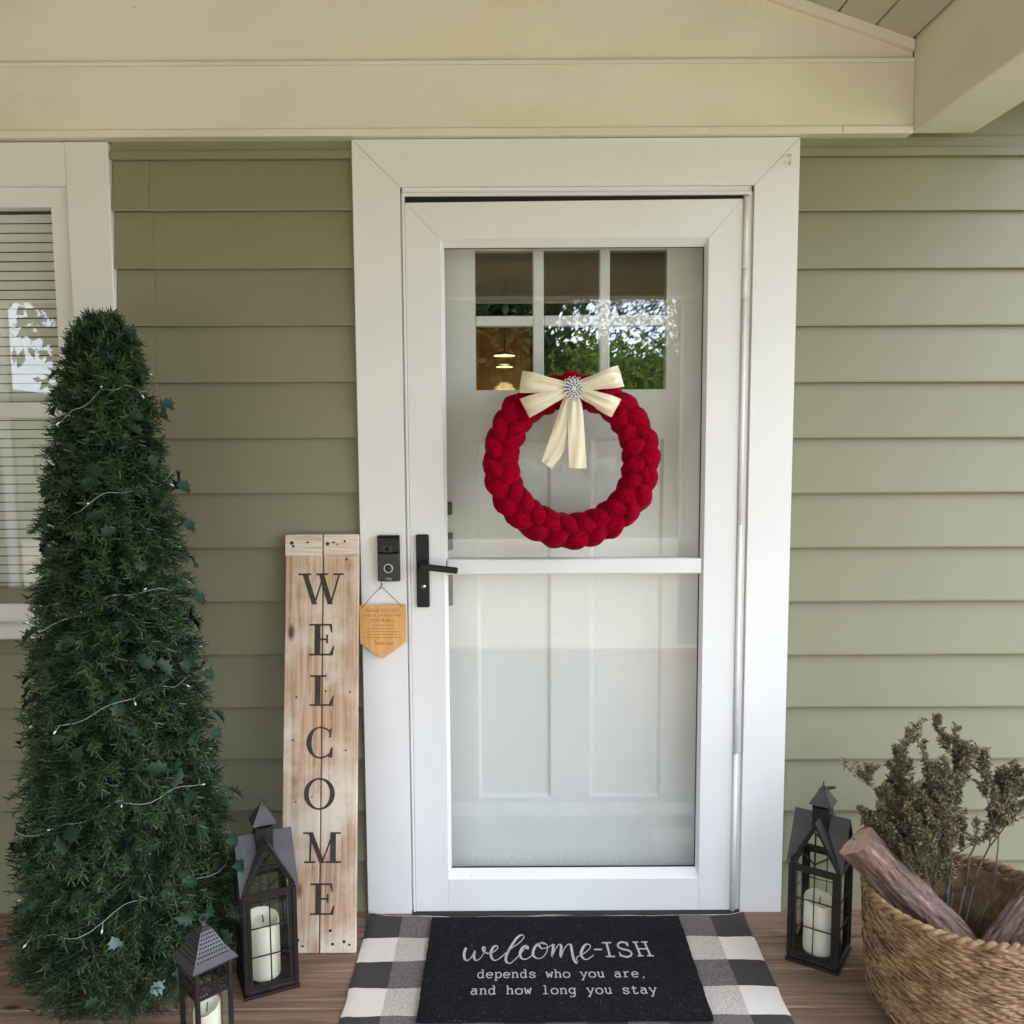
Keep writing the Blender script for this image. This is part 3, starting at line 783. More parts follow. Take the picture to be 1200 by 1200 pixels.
def L_W():
    return 1.47, [par(.13, .98, .45, .0, .17)[:], par(.50, 0, .80, .98, .06), par(.66, .98, .96, 0, .17), par(1.02, 0, 1.30, .98, .06),
                  [(0, .94), (.42, .94), (.42, 1), (0, 1)], [(.58, .94), (.96, .94), (.96, 1), (.58, 1)], [(1.14, .94), (1.47, .94), (1.47, 1), (1.14, 1)]]
def L_E():
    return .80, [[(.17, .02), (.36, .02), (.36, .98), (.17, .98)], [(0, .94), (.72, .94), (.72, 1), (0, 1)], [(0, 0), (.76, 0), (.76, .06), (0, .06)],
                 [(.62, 1), (.72, 1), (.74, .72), (.70, .72)], [(.36, .48), (.58, .48), (.58, .54), (.36, .54)], [(.54, .38), (.60, .38), (.60, .66), (.54, .66)], [(.62, .0), (.76, 0), (.80, .30), (.76, .30)]]
def L_L():
    return .80, [[(.17, .02), (.36, .02), (.36, .98), (.17, .98)], [(0, .94), (.54, .94), (.54, 1), (0, 1)], [(0, 0), (.76, 0), (.76, .06), (0, .06)], [(.60, .0), (.76, 0), (.80, .34), (.76, .34)]]
def L_M():
    return 1.26, [par(.22, .98, .20, 0, .07), par(.16, .98, .55, .0, .17), par(.60, 0, .97, .98, .06), [(.90, .02), (1.09, .02), (1.09, .98), (.90, .98)],
                  [(0, .94), (.33, .94), (.33, 1), (0, 1)], [(.92, .94), (1.25, .94), (1.25, 1), (.92, 1)], [(.04, 0), (.42, 0), (.42, .06), (.04, .06)], [(.74, 0), (1.26, 0), (1.26, .06), (.74, .06)]]
def ring_poly(a0, a1, cx, rx, irx, n=36):
    out = []
    for i in range(n):
        t0 = R(a0 + (a1 - a0) * i / n); t1 = R(a0 + (a1 - a0) * (i + 1) / n)
        out.append([(cx + rx * math.cos(t0), .5 + .52 * math.sin(t0)), (cx + rx * math.cos(t1), .5 + .52 * math.sin(t1)),
                    (cx + irx * math.cos(t1), .5 + .46 * math.sin(t1)), (cx + irx * math.cos(t0), .5 + .46 * math.sin(t0))])
    return out
def L_O(): return 1.03, ring_poly(0, 360, .515, .515, .35)
def L_C():
    o = []
    n = 30
    for i in range(n):
        a, b_ = 48 + 264 * i / n, 48 + 264 * (i + 1) / n
        w_ = lambda d: .03 + .14 * max(0, -math.cos(R(d))) ** .8
        p = lambda d, k: (.47 + (.46 - k * w_(d)) * math.cos(R(d)), .5 + (.52 - k * (.055 + .02 * abs(math.cos(R(d))))) * math.sin(R(d)))
        o.append([p(a, 0), p(b_, 0), p(b_, 1), p(a, 1)])
    o += [[(.76, .66), (.82, .66), (.84, 1.02), (.76, .90)], [(.72, .03), (.86, .0), (.88, .34), (.82, .34)]]
    return .89, o
cxs = [-.514, -.5103, -.5085, -.513, -.5125, -.504, -.5015]
for (fn, s0, s1), cx_ in zip(((L_W, .9932, .9102), (L_E, .8583, .7741), (L_L, .7225, .6412), (L_C, .5857, .5052), (L_O, .4523, .3724), (L_M, .3135, .2343), (L_E, .1824, .1018)), cxs):
    wid, polys = fn(); q = MB(); f_ = fm(cx_ + .510, s1, s0 - s1, wid)
    for i, p in enumerate(polys): poly(q, p, 1 + (i if len(polys) < 12 else (i % 2)) * .6, f_)
    part('painted_letter', q, 'ink', ws)
nl = MB()
for x, z, r_ in ((-.082, 1.075, .0035), (-.078, 1.066, .0025), (-.040, 1.076, .0022), (.014, 1.072, .0035), (.030, 1.076, .0022), (.040, 1.070, .0016), (.060, 1.079, .0022), (.064, 1.030, .0022),
                 (-.066, .665, .002), (.012, .680, .002), (.076, .678, .002), (-.074, .552, .002), (.066, .525, .002), (-.064, .392, .0016), (-.022, .405, .0016),
                 (-.076, .022, .003), (-.055, .038, .0035), (-.042, .023, .0022), (.030, .062, .003), (.036, .028, .0028), (.066, .034, .003), (.080, .026, .0022), (-.005, .664, .0014)):
    nl.tube([(x, -.0052 if z > 1.04 else -.0004, z), (x, -.0068 if z > 1.04 else -.0012, z)], r_ * 1.35, 8)
part('nail_marks', nl, 'nail', ws, kind='stuff')

# ================================================================== RUG AND DOORMAT
rug = thing('plaid_rug', 'grey and white buffalo plaid cotton rug lying under the black doormat', 'rug', (-.405, -.050, 0))
rows = []; RW, RL = 1.048, .735
nx_, ny_ = 84, 60
def rugz(u, v): return .0060 + .0042 * noise.noise(Vector((u * 6, v * 7, 0))) + .001 * noise.noise(Vector((u * 25, v * 25, 3)))
top = []; bot = []
for j in range(ny_ + 1):
    v = -RL * j / ny_; r1 = []; r2 = []
    for i in range(nx_ + 1):
        u = RW * i / nx_; e = .004 * noise.noise(Vector((0 if u < RW / 2 else 9, v * 12, 1)))
        du = e if i in (0, nx_) else 0; dv = (.006 * noise.noise(Vector((u * 9, 5, 1))) if j in (0, ny_) else 0)
        edge = 0.0 if 0 < i < nx_ and 0 < j < ny_ else -.003
        lift = .012 * math.exp(-((u) ** 2 + v ** 2) / .0012) + .010 * math.exp(-((u - RW) ** 2 + v ** 2) / .0010)
        r1.append((u + du, v + dv, rugz(u, v) + edge + lift)); r2.append((u + du, v + dv, .0008 + lift))
    top.append(r1); bot.append(r2)
q = MB(); q.grid(top, flip=True); q.grid(bot)
for L1, L2 in ((top[0], bot[0]), (top[-1], bot[-1]), ([r[0] for r in top], [r[0] for r in bot]), ([r[-1] for r in top], [r[-1] for r in bot])): q.grid([L1, L2])
part('woven_cloth', q, 'rug', rug, at=(0, 0, 0))
fr = MB()
for i in range(150):
    u = RW * (i + .5) / 150; fr.tube([(u, -RL, .003), (u + random.uniform(-.004, .004), -RL - .014, .002)], .0012, 4)
part('fringe', fr, 'curtain', rug, kind='stuff')
mat_t = thing('doormat', 'black welcome-ISH doormat with white lettering in front of the door', 'doormat', (.115, -.075, 0))
mz = .0115; MW, ML = .6830, .437
q = MB(); rows = []; rows2 = []
for j in range(31):
    r1 = []; r2 = []
    for i in range(49):
        u = -MW / 2 + MW * i / 48; v = -ML * j / 30
        ed = (i in (0, 48)) or (j in (0, 30)); k = random.uniform(-.0012, .0012) if ed else 0
        zz = mz + .0065 + .0006 * noise.noise(Vector((u * 30, v * 30, 0))) - (.003 if ed else 0)
        r1.append((u + k, v + k, zz)); r2.append((u + k, v + k, mz))
    rows.append(r1); rows2.append(r2)
q.grid(rows, flip=True); q.grid(rows2)
for L1, L2 in ((rows[0], rows2[0]), (rows[-1], rows2[-1]), ([r[0] for r in rows], [r[0] for r in rows2]), ([r[-1] for r in rows], [r[-1] for r in rows2])): q.grid([L1, L2])
part('coir_pad', q, 'mat', mat_t, at=(0, 0, 0))
mtop = mz + .0068
OXm, OYm = .115, -.075
# script "welcome" traced as pen strokes, in units of the enlarged drawing (x right, y down)
def wmap(u, v, h):
    X = -.1310 + (u - 100) * (.4885 / 998.0); Y = -.2050 - (v - 82) * (.0695 / 76.0) * 1.0
    return (X - OXm, Y - OYm, mtop + h * .00012)
W1 = spl([(112, 108), (104, 130), (108, 158), (124, 168), (144, 152), (158, 122), (156, 150), (168, 168), (190, 158), (210, 128), (214, 108), (202, 106), (206, 124), (232, 136), (262, 126), (280, 108), (272, 98), (256, 106), (244, 132), (252, 160), (272, 168), (300, 152), (346, 116), (392, 86), (420, 58), (410, 44), (384, 58), (352, 100), (326, 146), (326, 174), (346, 182), (372, 164), (400, 138), (424, 112), (440, 104), (436, 116)], 6)
W2 = spl([(436, 98), (414, 106), (398, 134), (404, 158), (426, 164), (452, 152), (470, 132)], 6)
W3 = spl([(532, 92), (500, 88), (474, 112), (466, 142), (484, 160), (514, 156), (538, 130), (544, 100), (524, 84), (500, 92), (512, 112), (546, 108), (572, 94)], 6)
W4 = spl([(578, 92), (572, 122), (566, 154), (584, 120), (606, 94), (618, 102), (612, 134), (612, 154), (632, 116), (656, 94), (670, 98), (672, 130), (676, 164), (688, 184), (694, 172), (690, 160), (706, 150)], 6)
W5 = spl([(706, 150), (738, 136), (768, 114), (772, 98), (752, 94), (730, 114), (718, 142), (728, 162), (748, 166), (784, 146)], 6)
def pen(pts, lo=4.5, hi=13.5):
    n = len(pts); out = []
    for i in range(n):
        t = (pts[min(n - 1, i + 1)] - pts[max(0, i - 1)]).normalized(); k = max(0, t.y * .95 - t.x * .15)   # heavy on downstrokes
        out.append(lo + (hi - lo) * min(1, k * 1.1) ** 1.2)
    return [sum(out[max(0, i - 2):i + 3]) / len(out[max(0, i - 2):i + 3]) for i in range(n)]
for nm, i, Wp in ((0, 0, W1), (0, 1, W2), (0, 2, W3), (0, 3, W4), (0, 4, W5)):
    q = MB(); ribbon(q, Wp, pen(Wp), 1 + i * .7, wmap); part('script_lettering', q, 'mat_print', mat_t)
def slab_letters(lst, fmap, w=.13):
    q = MB()
    for k, (st_, sc, ox, oy) in enumerate(lst):
        pass
    return q
dash = MB(); ribbon(dash, [(790, 119), (832, 119)], 7, 1, wmap); part('printed_letter', dash, 'mat_print', mat_t)
def seg(lst, wds=8, bar=5):
    q = MB()
    for i, (p, w_) in enumerate(lst): ribbon(q, p, w_, 1 + .6 * i, wmap)
    part('printed_letter', q, 'mat_print', mat_t)
seg([([(862, 86), (868, 153)], 11), ([(838, 86), (888, 86)], 6), ([(846, 153), (894, 153)], 6)])
seg([(spl([(972, 100), (962, 86), (940, 84), (922, 94), (922, 108), (944, 118), (970, 124), (984, 136), (976, 150), (952, 155), (928, 148), (922, 136)], 5), 8.5), ([(974, 82), (975, 104)], 5), ([(921, 132), (922, 154)], 5)])
seg([([(1016, 84), (1028, 150)], 10), ([(1066, 84), (1080, 150)], 10), ([(1022, 117), (1072, 117)], 6), ([(1002, 84), (1034, 84)], 6), ([(1048, 84), (1084, 84)], 6), ([(1012, 151), (1044, 151)], 6), ([(1062, 151), (1098, 151)], 6)])
# typewriter glyphs: unit x-height 1, advance 1.25
H = .5
G = {
 'a': [spl([(.15, .88), (.35, 1), (.65, .95), (.72, .75), (.72, .1)]), spl([(.72, .62), (.4, .62), (.12, .45), (.14, .12), (.4, 0), (.72, .22)]), [(.72, .03), (.9, .03)]],
 'd': [spl([(.72, .75), (.5, 1), (.2, .92), (.06, .5), (.2, .08), (.5, 0), (.72, .25)]), [(.74, 0), (.74, 1.5)], [(.5, 1.5), (.74, 1.5)], [(.74, .03), (.94, .03)]],
 'e': [spl([(.1, .54), (.84, .54), (.8, .84), (.5, 1), (.2, .88), (.07, .5), (.2, .1), (.5, 0), (.82, .14)])],
 'g': [spl([(.72, .75), (.5, 1), (.2, .92), (.06, .55), (.2, .18), (.5, .08), (.72, .3)]), spl([(.74, .98), (.74, -.2), (.6, -.45), (.3, -.48), (.12, -.38)]), [(.74, .97), (.94, .97)]],
 'h': [[(.18, 0), (.18, 1.5)], [(.02, 1.5), (.18, 1.5)], spl([(.18, .7), (.45, 1), (.72, .85), (.76, .5), (.76, 0)]), [(.02, .03), (.36, .03)], [(.6, .03), (.94, .03)]],
 'l': [[(.46, 0), (.46, 1.5)], [(.2, 1.5), (.46, 1.5)], [(.12, .03), (.82, .03)]],
 'n': [[(.18, 0), (.18, 1)], [(.02, .97), (.18, .97)], spl([(.18, .7), (.45, 1), (.72, .85), (.76, .5), (.76, 0)]), [(.02, .03), (.36, .03)], [(.6, .03), (.94, .03)]],
 'o': [spl([(.48, 1), (.16, .86), (.06, .5), (.16, .12), (.48, 0), (.8, .12), (.9, .5), (.8, .86), (.48, 1)])],
 'p': [[(.2, -.5), (.2, 1)], [(.02, .97), (.2, .97)], spl([(.2, .75), (.45, 1), (.76, .92), (.9, .5), (.76, .08), (.45, 0), (.2, .25)]), [(.02, -.5), (.4, -.5)]],
 'r': [[(.28, 0), (.28, 1)], [(.06, .97), (.28, .97)], spl([(.28, .6), (.5, .95), (.74, 1), (.86, .9)]), [(.06, .03), (.6, .03)]],
 's': [spl([(.78, .78), (.6, .98), (.3, .98), (.14, .78), (.3, .58), (.62, .46), (.82, .26), (.66, .03), (.3, 0), (.12, .2)]), [(.8, .68), (.8, .98)], [(.12, .02), (.12, .3)]],
 't': [spl([(.34, 1.35), (.34, .2), (.5, 0), (.76, .06), (.84, .18)]), [(.08, .96), (.74, .96)]],
 'u': [spl([(.2, 1), (.2, .3), (.35, .04), (.6, .06), (.76, .35)]), [(.76, 1), (.76, 0)], [(.02, .97), (.2, .97)], [(.58, .97), (.76, .97)], [(.76, .03), (.94, .03)]],
 'w': [[(.08, 1), (.28, 0)], [(.28, 0), (.48, .85)], [(.48, .85), (.68, 0)], [(.68, 0), (.88, 1)], [(-.04, .97), (.24, .97)], [(.72, .97), (1.0, .97)]],
 'y': [[(.12, 1), (.5, .08)], [(.88, 1), (.30, -.48)], [(-.02, .97), (.28, .97)], [(.72, .97), (1.02, .97)], [(.1, -.48), (.42, -.48)]],
 ',': [[(.45, .12), (.36, -.22)]],
}
def typeline(text, x0, x1, y0, xh):
    n = len(text); adv = (x1 - x0) / (n - .1)
    for i, ch in enumerate(text):
        if ch == ' ': continue
        q = MB(); sx = adv * .86; ox = x0 + i * adv
        mp = lambda u, v, h: (ox + u * sx - OXm, y0 + v * xh - OYm, mtop + h * .00012)
        for k, s_ in enumerate(G[ch]):
            # keep stroke weight even although the glyph is stretched
            ribbon(q, [(a, b_) for a, b_ in s_], .17 if len(s_) > 2 else .16, 1 + k * .6, mp)
        part('printed_letter', q, 'mat_print', mat_t)
typeline('depends who you are,', -.0915, .330, -.3560, .0215)
typeline('and how long you stay', -.1055, .343, -.4200, .0215)

# ================================================================== WREATH
wr = thing('wreath', 'red velvet braided wreath with cream satin bow hanging on the storm door glass', 'wreath', (.1585, -.055, 1.041))
WC = Vector((.1575, -.0600, 1.2760)); RM = .1865
for k in range(3):
    pts = []; rr = []; n = 330; P = 8; ph = 2 * PI * k / 3
    for i in range(n):
        t = 2 * PI * i / n; wob = 1 + .05 * math.sin(3 * t + k)
        s_ = P * t + ph; rad = RM + .0225 * wob * math.cos(s_); dep = .0200 * math.sin(2 * s_)
        pts.append(WC + Vector((math.cos(t) * rad, -dep, math.sin(t) * rad)))
        rr.append(.0258 * (1 + .04 * math.cos(2 * s_ + .4) + .03 * math.sin(s_ * 3 + k) + .10 * noise.noise(Vector((t * 9, k, 0)))))
    q = MB(); q.tube(pts, rr, 28, closed=True)
    # soft folds running along each stuffed strand
    nv = []
    for i in range(n):
        c_ = Vector(pts[i])
        for j in range(28):
            v = Vector(q.v[i * 28 + j]); f_ = 1 + .075 * math.sin(3 * 2 * PI * j / 28 + i * .11 + k) + .045 * math.sin(5 * 2 * PI * j / 28 - i * .17)
            nv.append(c_ + (v - c_) * f_)
    q.v = nv; out = []
    for v in q.v:
        v = Vector(v); out.append(v + (v - WC).normalized() * .0024 * noise.noise(v * 80) + Vector((0, -.0024 * noise.noise(v * 70 + Vector((5, 5, 5))), 0)))
    q.v = out; part('braid_strand', q, 'velvet', wr, True)
part('hanging_loop', MB().tube([(.150, -.035, 1.478), (.1575, -.022, 1.515), (.165, -.035, 1.478)], .0012, 6), 'string', wr, True)
bow = part('bow_knot', MB().lathe([(.004, -.016), (.013, -.012), (.015, 0), (.013, .012), (.004, .016)], 16, (.1565, -.105, 1.4660)), 'satin', wr, True)
K = Vector((.1565, -.108, 1.4660))
def ribbon3(secs, n=7, m=16, sag=0.0, loopy=False):
    A = spl([s[0] for s in secs], n); B = spl([s[1] for s in secs], n); rows = []
    for i, (a, b_) in enumerate(zip(A, B)):
        r = []
        for j in range(m + 1):
            t = j / m; p = a.lerp(b_, t); u_ = i / (len(A) - 1); pin = math.exp(-(u_ / .30) ** 2) + (math.exp(-((1 - u_) / .30) ** 2) if loopy else 0)
            p.y += sag * math.sin(PI * t) + .0014 * math.sin(t * 9 + i * .25) + .0042 * pin * math.sin(t * 13 + 1.0)
            r.append(p)
        rows.append(r)
    q = MB(); q.grid(rows); back = [[p + Vector((0, .0009, 0)) for p in r] for r in rows]; q.grid(back, flip=True)
    return q
def V3(x, z, y): return Vector((x, y, z))
def loop(a, b_, bulge, name='bow_loop'):
    a = Vector(a); b_ = Vector(b_); kx, kz = K.x, K.z
    dirv = (Vector(((a.x + b_.x) / 2 - kx, (a.y + b_.y) / 2 - kz)))
    cc = (a + b_) / 2
    def mid(p, t):
        w = min(1.02, .36 + .72 * t); return (kx + (cc.x - kx) * t + (p[0] - cc.x) * w, kz + (cc.y - kz) * t + (p[1] - cc.y) * w)
    n0 = Vector((-dirv.y, dirv.x)).normalized() * .013
    sgn = 1 if n0.dot(a - b_) > 0 else -1; n0 *= sgn
    s0 = (V3(kx + n0.x, kz + n0.y, -.112), V3(kx - n0.x, kz - n0.y, -.112))
    am, bm_ = mid(a, .45), mid(b_, .45)
    secs = [s0, (V3(*am, -.131), V3(*bm_, -.127)), (V3(*mid(a, .80), -.133), V3(*mid(b_, .80), -.128)), (V3(a.x, a.y, -.118), V3(b_.x, b_.y, -.118)),
            (V3(*mid(a, .985), -.108), V3(*mid(b_, .985), -.108)), (V3(*mid(a, .75), -.101), V3(*mid(b_, .75), -.101)), (V3(*mid(a, .3), -.104), V3(*mid(b_, .3), -.104)), (s0[0] + Vector((0, .006, 0)), s0[1] + Vector((0, .006, 0)))]
    part(name, ribbon3(secs, 9, 18, -.005, True), 'satin', wr, True)
loop((.0310, 1.5110), (.0220, 1.4560), 1)
loop((.2720, 1.5230), (.2880, 1.4700), 1)
loop((.0240, 1.4400), (.0480, 1.3930), 1)
loop((.2810, 1.4380), (.2560, 1.3930), 1)
part('bow_tail', ribbon3([(V3(.1440, 1.462, -.112), V3(.158, 1.462, -.112)), (V3(.128, 1.425, -.118), V3(.158, 1.418, -.116)), (V3(.103, 1.35, -.108), V3(.147, 1.345, -.110)), (V3(.0800, 1.283, -.097), V3(.1340, 1.300, -.100)), (V3(.0790, 1.277, -.096), V3(.1040, 1.258, -.098))], 8, 18, -.004), 'satin', wr, True)
part('bow_tail', ribbon3([(V3(.157, 1.462, -.114), V3(.170, 1.462, -.112)), (V3(.146, 1.420, -.123), V3(.182, 1.420, -.120)), (V3(.1455, 1.36, -.118), V3(.188, 1.362, -.114)), (V3(.1480, 1.30, -.108), V3(.1925, 1.300, -.104)), (V3(.1500, 1.2610, -.104), V3(.1960, 1.2590, -.102))], 8, 18, -.004), 'satin', wr, True)
br = MB(); random.seed(3)
def octa(mb, p, r, fl=.6):
    x, y, z = p; a0 = random.random() * 1.5; n = 6
    vs = [(x + r * math.cos(a0 + k * PI / 3), y, z + r * math.sin(a0 + k * PI / 3)) for k in range(n)] + [(x + r * .55 * math.cos(a0 + k * PI / 3), y - r * fl, z + r * .55 * math.sin(a0 + k * PI / 3)) for k in range(n)]
    mb.add(vs, [(k, (k + 1) % n, n + (k + 1) % n, n + k) for k in range(n)] + [tuple(range(n, 2 * n)), tuple(range(n))[::-1]])
bcx, bcz = .1595, 1.4640
brooch = part('brooch', MB().tube([(bcx, -.124, bcz), (bcx, -.127, bcz)], .022, 24), 'iron', wr, True)
octa(br, (bcx, -.133, bcz), .0055)
for ring_, (r_, n, s_) in enumerate(((.0068, 7, .0028), (.0125, 11, .0034), (.0185, 14, .0036), (.0240, 15, .0032), (.0285, 15, .0024), (.0320, 15, .0017))):
    for i in range(n):
        a = 2 * PI * (i + ring_ * .5) / n; octa(br, (bcx + r_ * math.cos(a), -.1315 + r_ * .12 + random.uniform(-.001, .001), bcz + r_ * math.sin(a)), s_)
for i in range(16):
    a = 2 * PI * i / 16; br.tube([(bcx + .018 * math.cos(a), -.128, bcz + .018 * math.sin(a)), (bcx + .0315 * math.cos(a), -.127, bcz + .0315 * math.sin(a))], .0008, 4)
part('rhinestones', br, 'gem', brooch, True, kind='stuff')

# ================================================================== LANTERNS
def candle(label, loc, r=.035, h=.155, group='flameless pillar candles in the lanterns', slant=.012):
    t = thing('pillar_candle', label, 'candle', loc, random.uniform(0, 6), group)
    n = 30; prof = [(r * .97, 0), (r, .004), (r, h * .5), (r * .995, h - .003), (r * .96, h), (r * .86, h - .001), (r * .80, h - .010), (r * .5, h - .014), (r * .06, h - .015)]
    q = MB().lathe(prof, n)
    q.v = [(x, y, z + (slant * x / r if z > h * .8 else 0) + (.004 * noise.noise(Vector((x * 60, y * 60, 0))) if z > h - .004 else 0)) for x, y, z in q.v]
    part('wax_body', q, 'wax', t)
    part('wick', MB().tube([(0, 0, h - .016), (.001, 0, h - .004), (.003, .001, h + .004)], .0013, 6), 'wick', t)
    return t
def house_lantern(label, loc, rz, group):
    t = thing('house_lantern', label, 'lantern', loc, rz, group)
    w_, d_ = .118, .122; hw, hd = w_ / 2, d_ / 2; ZE, ZR = .262, .380; zb = .020
    part('base', MB().cbox(-.067, .067, -.070, .070, 0, .008, .002).cbox(-.063, .063, -.066, .066, .0082, .018, .003), 'iron', t)
    for sx in (-1, 1):
        for sy in (-1, 1): part('corner_post', MB().cbox(sx * hw - .0055, sx * hw + .0055, sy * hd - .0055, sy * hd + .0055, .0182, ZE - .002, .001), 'iron', t)
    def side(face):   # face: function (u, z, depth)->xyz, u from -h..h
        name, hh = face[1], face[2]; F = face[0]
        q = MB()
        def hb(u0, z0, u1, z1, wd): q.bar(F(u0, z0), F(u1, z1), wd, .004, up=face[3])
        hb(-hh + .004, .024, hh - .004, .024, .010); hb(-hh + .004, ZE - .010, hh - .004, ZE - .010, .018)
        hb(-hh + .0105, .03, -hh + .0105, ZE - .02, .008); hb(hh - .0105, .03, hh - .0105, ZE - .02, .008)
        part(name, q, 'iron', t)
        q = MB()
        q.tube([F(0, .028), F(0, ZE - .020)], .0017, 6); q.tube([F(-hh + .012, .100), F(hh - .012, .100)], .0017, 6); q.tube([F(-hh + .012, .172), F(hh - .012, .172)], .0017, 6)
        part('muntin', q, 'iron', t)
        a0 = F(-hh + .013, .029); a1 = F(hh - .013, .029); a2 = F(hh - .013, ZE - .02); a3 = F(-hh + .013, ZE - .02)
        off = (Vector(F(0, .1, .002)) - Vector(F(0, .1))); off = off.normalized() * .0015
        part('glass_pane', MB().prism([Vector(a) + off * 2.2 for a in (a0, a1, a2, a3)], off), 'lantern_glass', t)
        q = MB()   # gable tracery
        def gb(u0, z0, u1, z1, wd): q.bar(F(u0, z0), F(u1, z1), wd, .004, up=face[3])
        gb(-hh, ZE, 0, ZR - .010, .009); gb(hh, ZE, 0, ZR - .010, .009); gb(-hh * .44, ZE + .056, hh * .44, ZE + .056, .006)
        gb(0, ZE, 0, ZR - .03, .004); gb(-hh * .62, ZE + .036, 0, ZE + .008, .003); gb(hh * .62, ZE + .036, 0, ZE + .008, .003)
        part('gable_tracery', q, 'iron', t)
    side((lambda u, z, o=0: (u, -hd + o, z), 'front_frame', hw, (0, 1, 0)))
    side((lambda u, z, o=0: (u, hd - o, z), 'back_frame', hw, (0, 1, 0)))
    side((lambda u, z, o=0: (-hw + o, u, z), 'side_frame', hd, (1, 0, 0)))
    side((lambda u, z, o=0: (hw - o, u, z), 'side_frame', hd, (1, 0, 0)))
    e = .010; ex, ey = hw + e, hd + e; zz = ZE - .006
    for sx in (-1, 1):
        for sy in (-1, 1):
            # two triangular roof plates meeting in the valley
            c = Vector((sx * .0, sy * .0, ZR)); cor = Vector((sx * ex, sy * ey, zz)); sp_ = Vector((sx * ex, 0, ZR)); fp = Vector((0, sy * ey, ZR))
            part('roof_plate', MB().prism([cor, sp_, c], (0, 0, .002)), 'iron_grey', t)
            part('roof_plate', MB().prism([cor + Vector((0, 0, .0003)), fp, c + Vector((0, 0, .0003))], (0, 0, .002)), 'iron_grey', t)
    cs = .021
    part('chimney', MB().cbox(-cs, cs, -cs, cs, ZR - .035, ZR + .020, .001), 'iron', t)
    q = MB()
    for sx in (-1, 1):
        for sy in (-1, 1): q.box(sx * (cs - .002) - .002, sx * (cs - .002) + .002, sy * (cs - .002) - .002, sy * (cs - .002) + .002, ZR + .0202, ZR + .032)
    part('chimney_vent', q, 'iron', t, kind='stuff')
    c2 = .029; zc = ZR + .030
    vs = [(-c2, -c2, zc), (c2, -c2, zc), (c2, c2, zc), (-c2, c2, zc), (0, 0, zc + .050)]
    part('chimney_cap', MB().add(vs, [(0, 1, 4), (1, 2, 4), (2, 3, 4), (3, 0, 4), (3, 2, 1, 0)]).tube([(0, 0, zc + .046), (0, 0, zc + .055)], .002, 8), 'iron_grey', t)
    rgp = [Vector((.020 * math.cos(a) + .006, .020 * math.sin(a) + .014, zc + .034 + .012 * math.sin(a + 2.4))) for a in [2 * PI * i / 26 for i in range(26)]]
    part('carry_ring', MB().tube(rgp, .0022, 8, closed=True), 'iron_grey', t)
    return t
LG = 'black metal house-shaped lanterns beside the door'
house_lantern('house-shaped black lantern with pale grey roof, beside the leaning WELCOME sign', (-.6160, -.3270, .0), R(25.5), LG)
candle('ivory candle inside the house-shaped lantern beside the WELCOME sign', (-.6200, -.3330, .0185), .038, .149)
house_lantern('house-shaped black lantern right of the door, next to the woven basket', (.7900, -.2370, .0), R(-34), LG)
candle('ivory candle inside the lantern right of the door', (.7860, -.2430, .0185), .038, .139, slant=-.008)
# small square lantern in front
sl_t = thing('square_lantern', 'small dark square lantern with pierced pyramid roof in front of the artificial tree', 'lantern', (-.6490, -.6620, 0), R(45))
hw = .036
part('base', MB().cbox(-.045, .045, -.045, .045, 0, .010, .002), 'iron', sl_t)
for sx in (-1, 1):
    for sy in (-1, 1): part('corner_post', MB().cbox(sx * hw - .0045, sx * hw + .0045, sy * hw - .0045, sy * hw + .0045, .0102, .266, .001), 'iron', sl_t)
for rz in range(4):
    xf = Matrix.Rotation(rz * PI / 2, 4, 'Z')
    q = MB(); q.box(-hw, hw, -hw - .003, -hw + .001, .200, .206, xf); q.box(-hw, hw, -hw - .002, -hw + .001, .228, .232, xf)
    for i in range(9):
        u = -hw + .006 + (2 * hw - .012) * i / 8
        q.bar(xf @ Vector((u - .003, -hw - .001, .206)), xf @ Vector((u + .003, -hw - .001, .228)), .0016); q.bar(xf @ Vector((u + .003, -hw - .001, .206)), xf @ Vector((u - .003, -hw - .001, .228)), .0016)
    for i in range(5):
        u = -hw + .010 + (2 * hw - .02) * i / 4
        q.tube([xf @ Vector((u + .005 * math.cos(a), -hw - .0015, .217 + .005 * math.sin(a))) for a in [2 * PI * j / 10 for j in range(10)]], .0011, 5, closed=True)
    q.bar(xf @ Vector((-hw * .6, -hw, .232)), xf @ Vector((-hw * .2, -hw, .262)), .0016); q.bar(xf @ Vector((-hw * .2, -hw, .262)), xf @ Vector((hw * .2, -hw, .232)), .0016)
    q.bar(xf @ Vector((hw * .2, -hw, .232)), xf @ Vector((hw * .6, -hw, .262)), .0016)
    part('pierced_band', q, 'iron', sl_t)
    part('side_rail', MB().box(-hw, hw, -hw - .002, -hw + .002, .0105, .020, xf), 'iron', sl_t)
    part('glass_pane', MB().box(-hw + .004, hw - .004, -hw + .002, -hw + .0035, .020, .199, xf), 'lantern_glass', sl_t)
prof = [(.049, .266), (.050, .270), (.040, .283), (.030, .297), (.021, .315), (.013, .330), (.006, .336)]
vs = []; fs = []; rows_ = []
for r_, z in prof: vs += [(-r_, -r_, z), (r_, -r_, z), (r_, r_, z), (-r_, r_, z)]
for i in range(len(prof) - 1):
    for k in range(4): fs.append((i * 4 + k, i * 4 + (k + 1) % 4, (i + 1) * 4 + (k + 1) % 4, (i + 1) * 4 + k))
fs += [(3, 2, 1, 0), tuple(range(len(prof) * 4 - 4, len(prof) * 4))]
rf = part('roof', MB().add(vs, fs), 'iron_grey', sl_t)
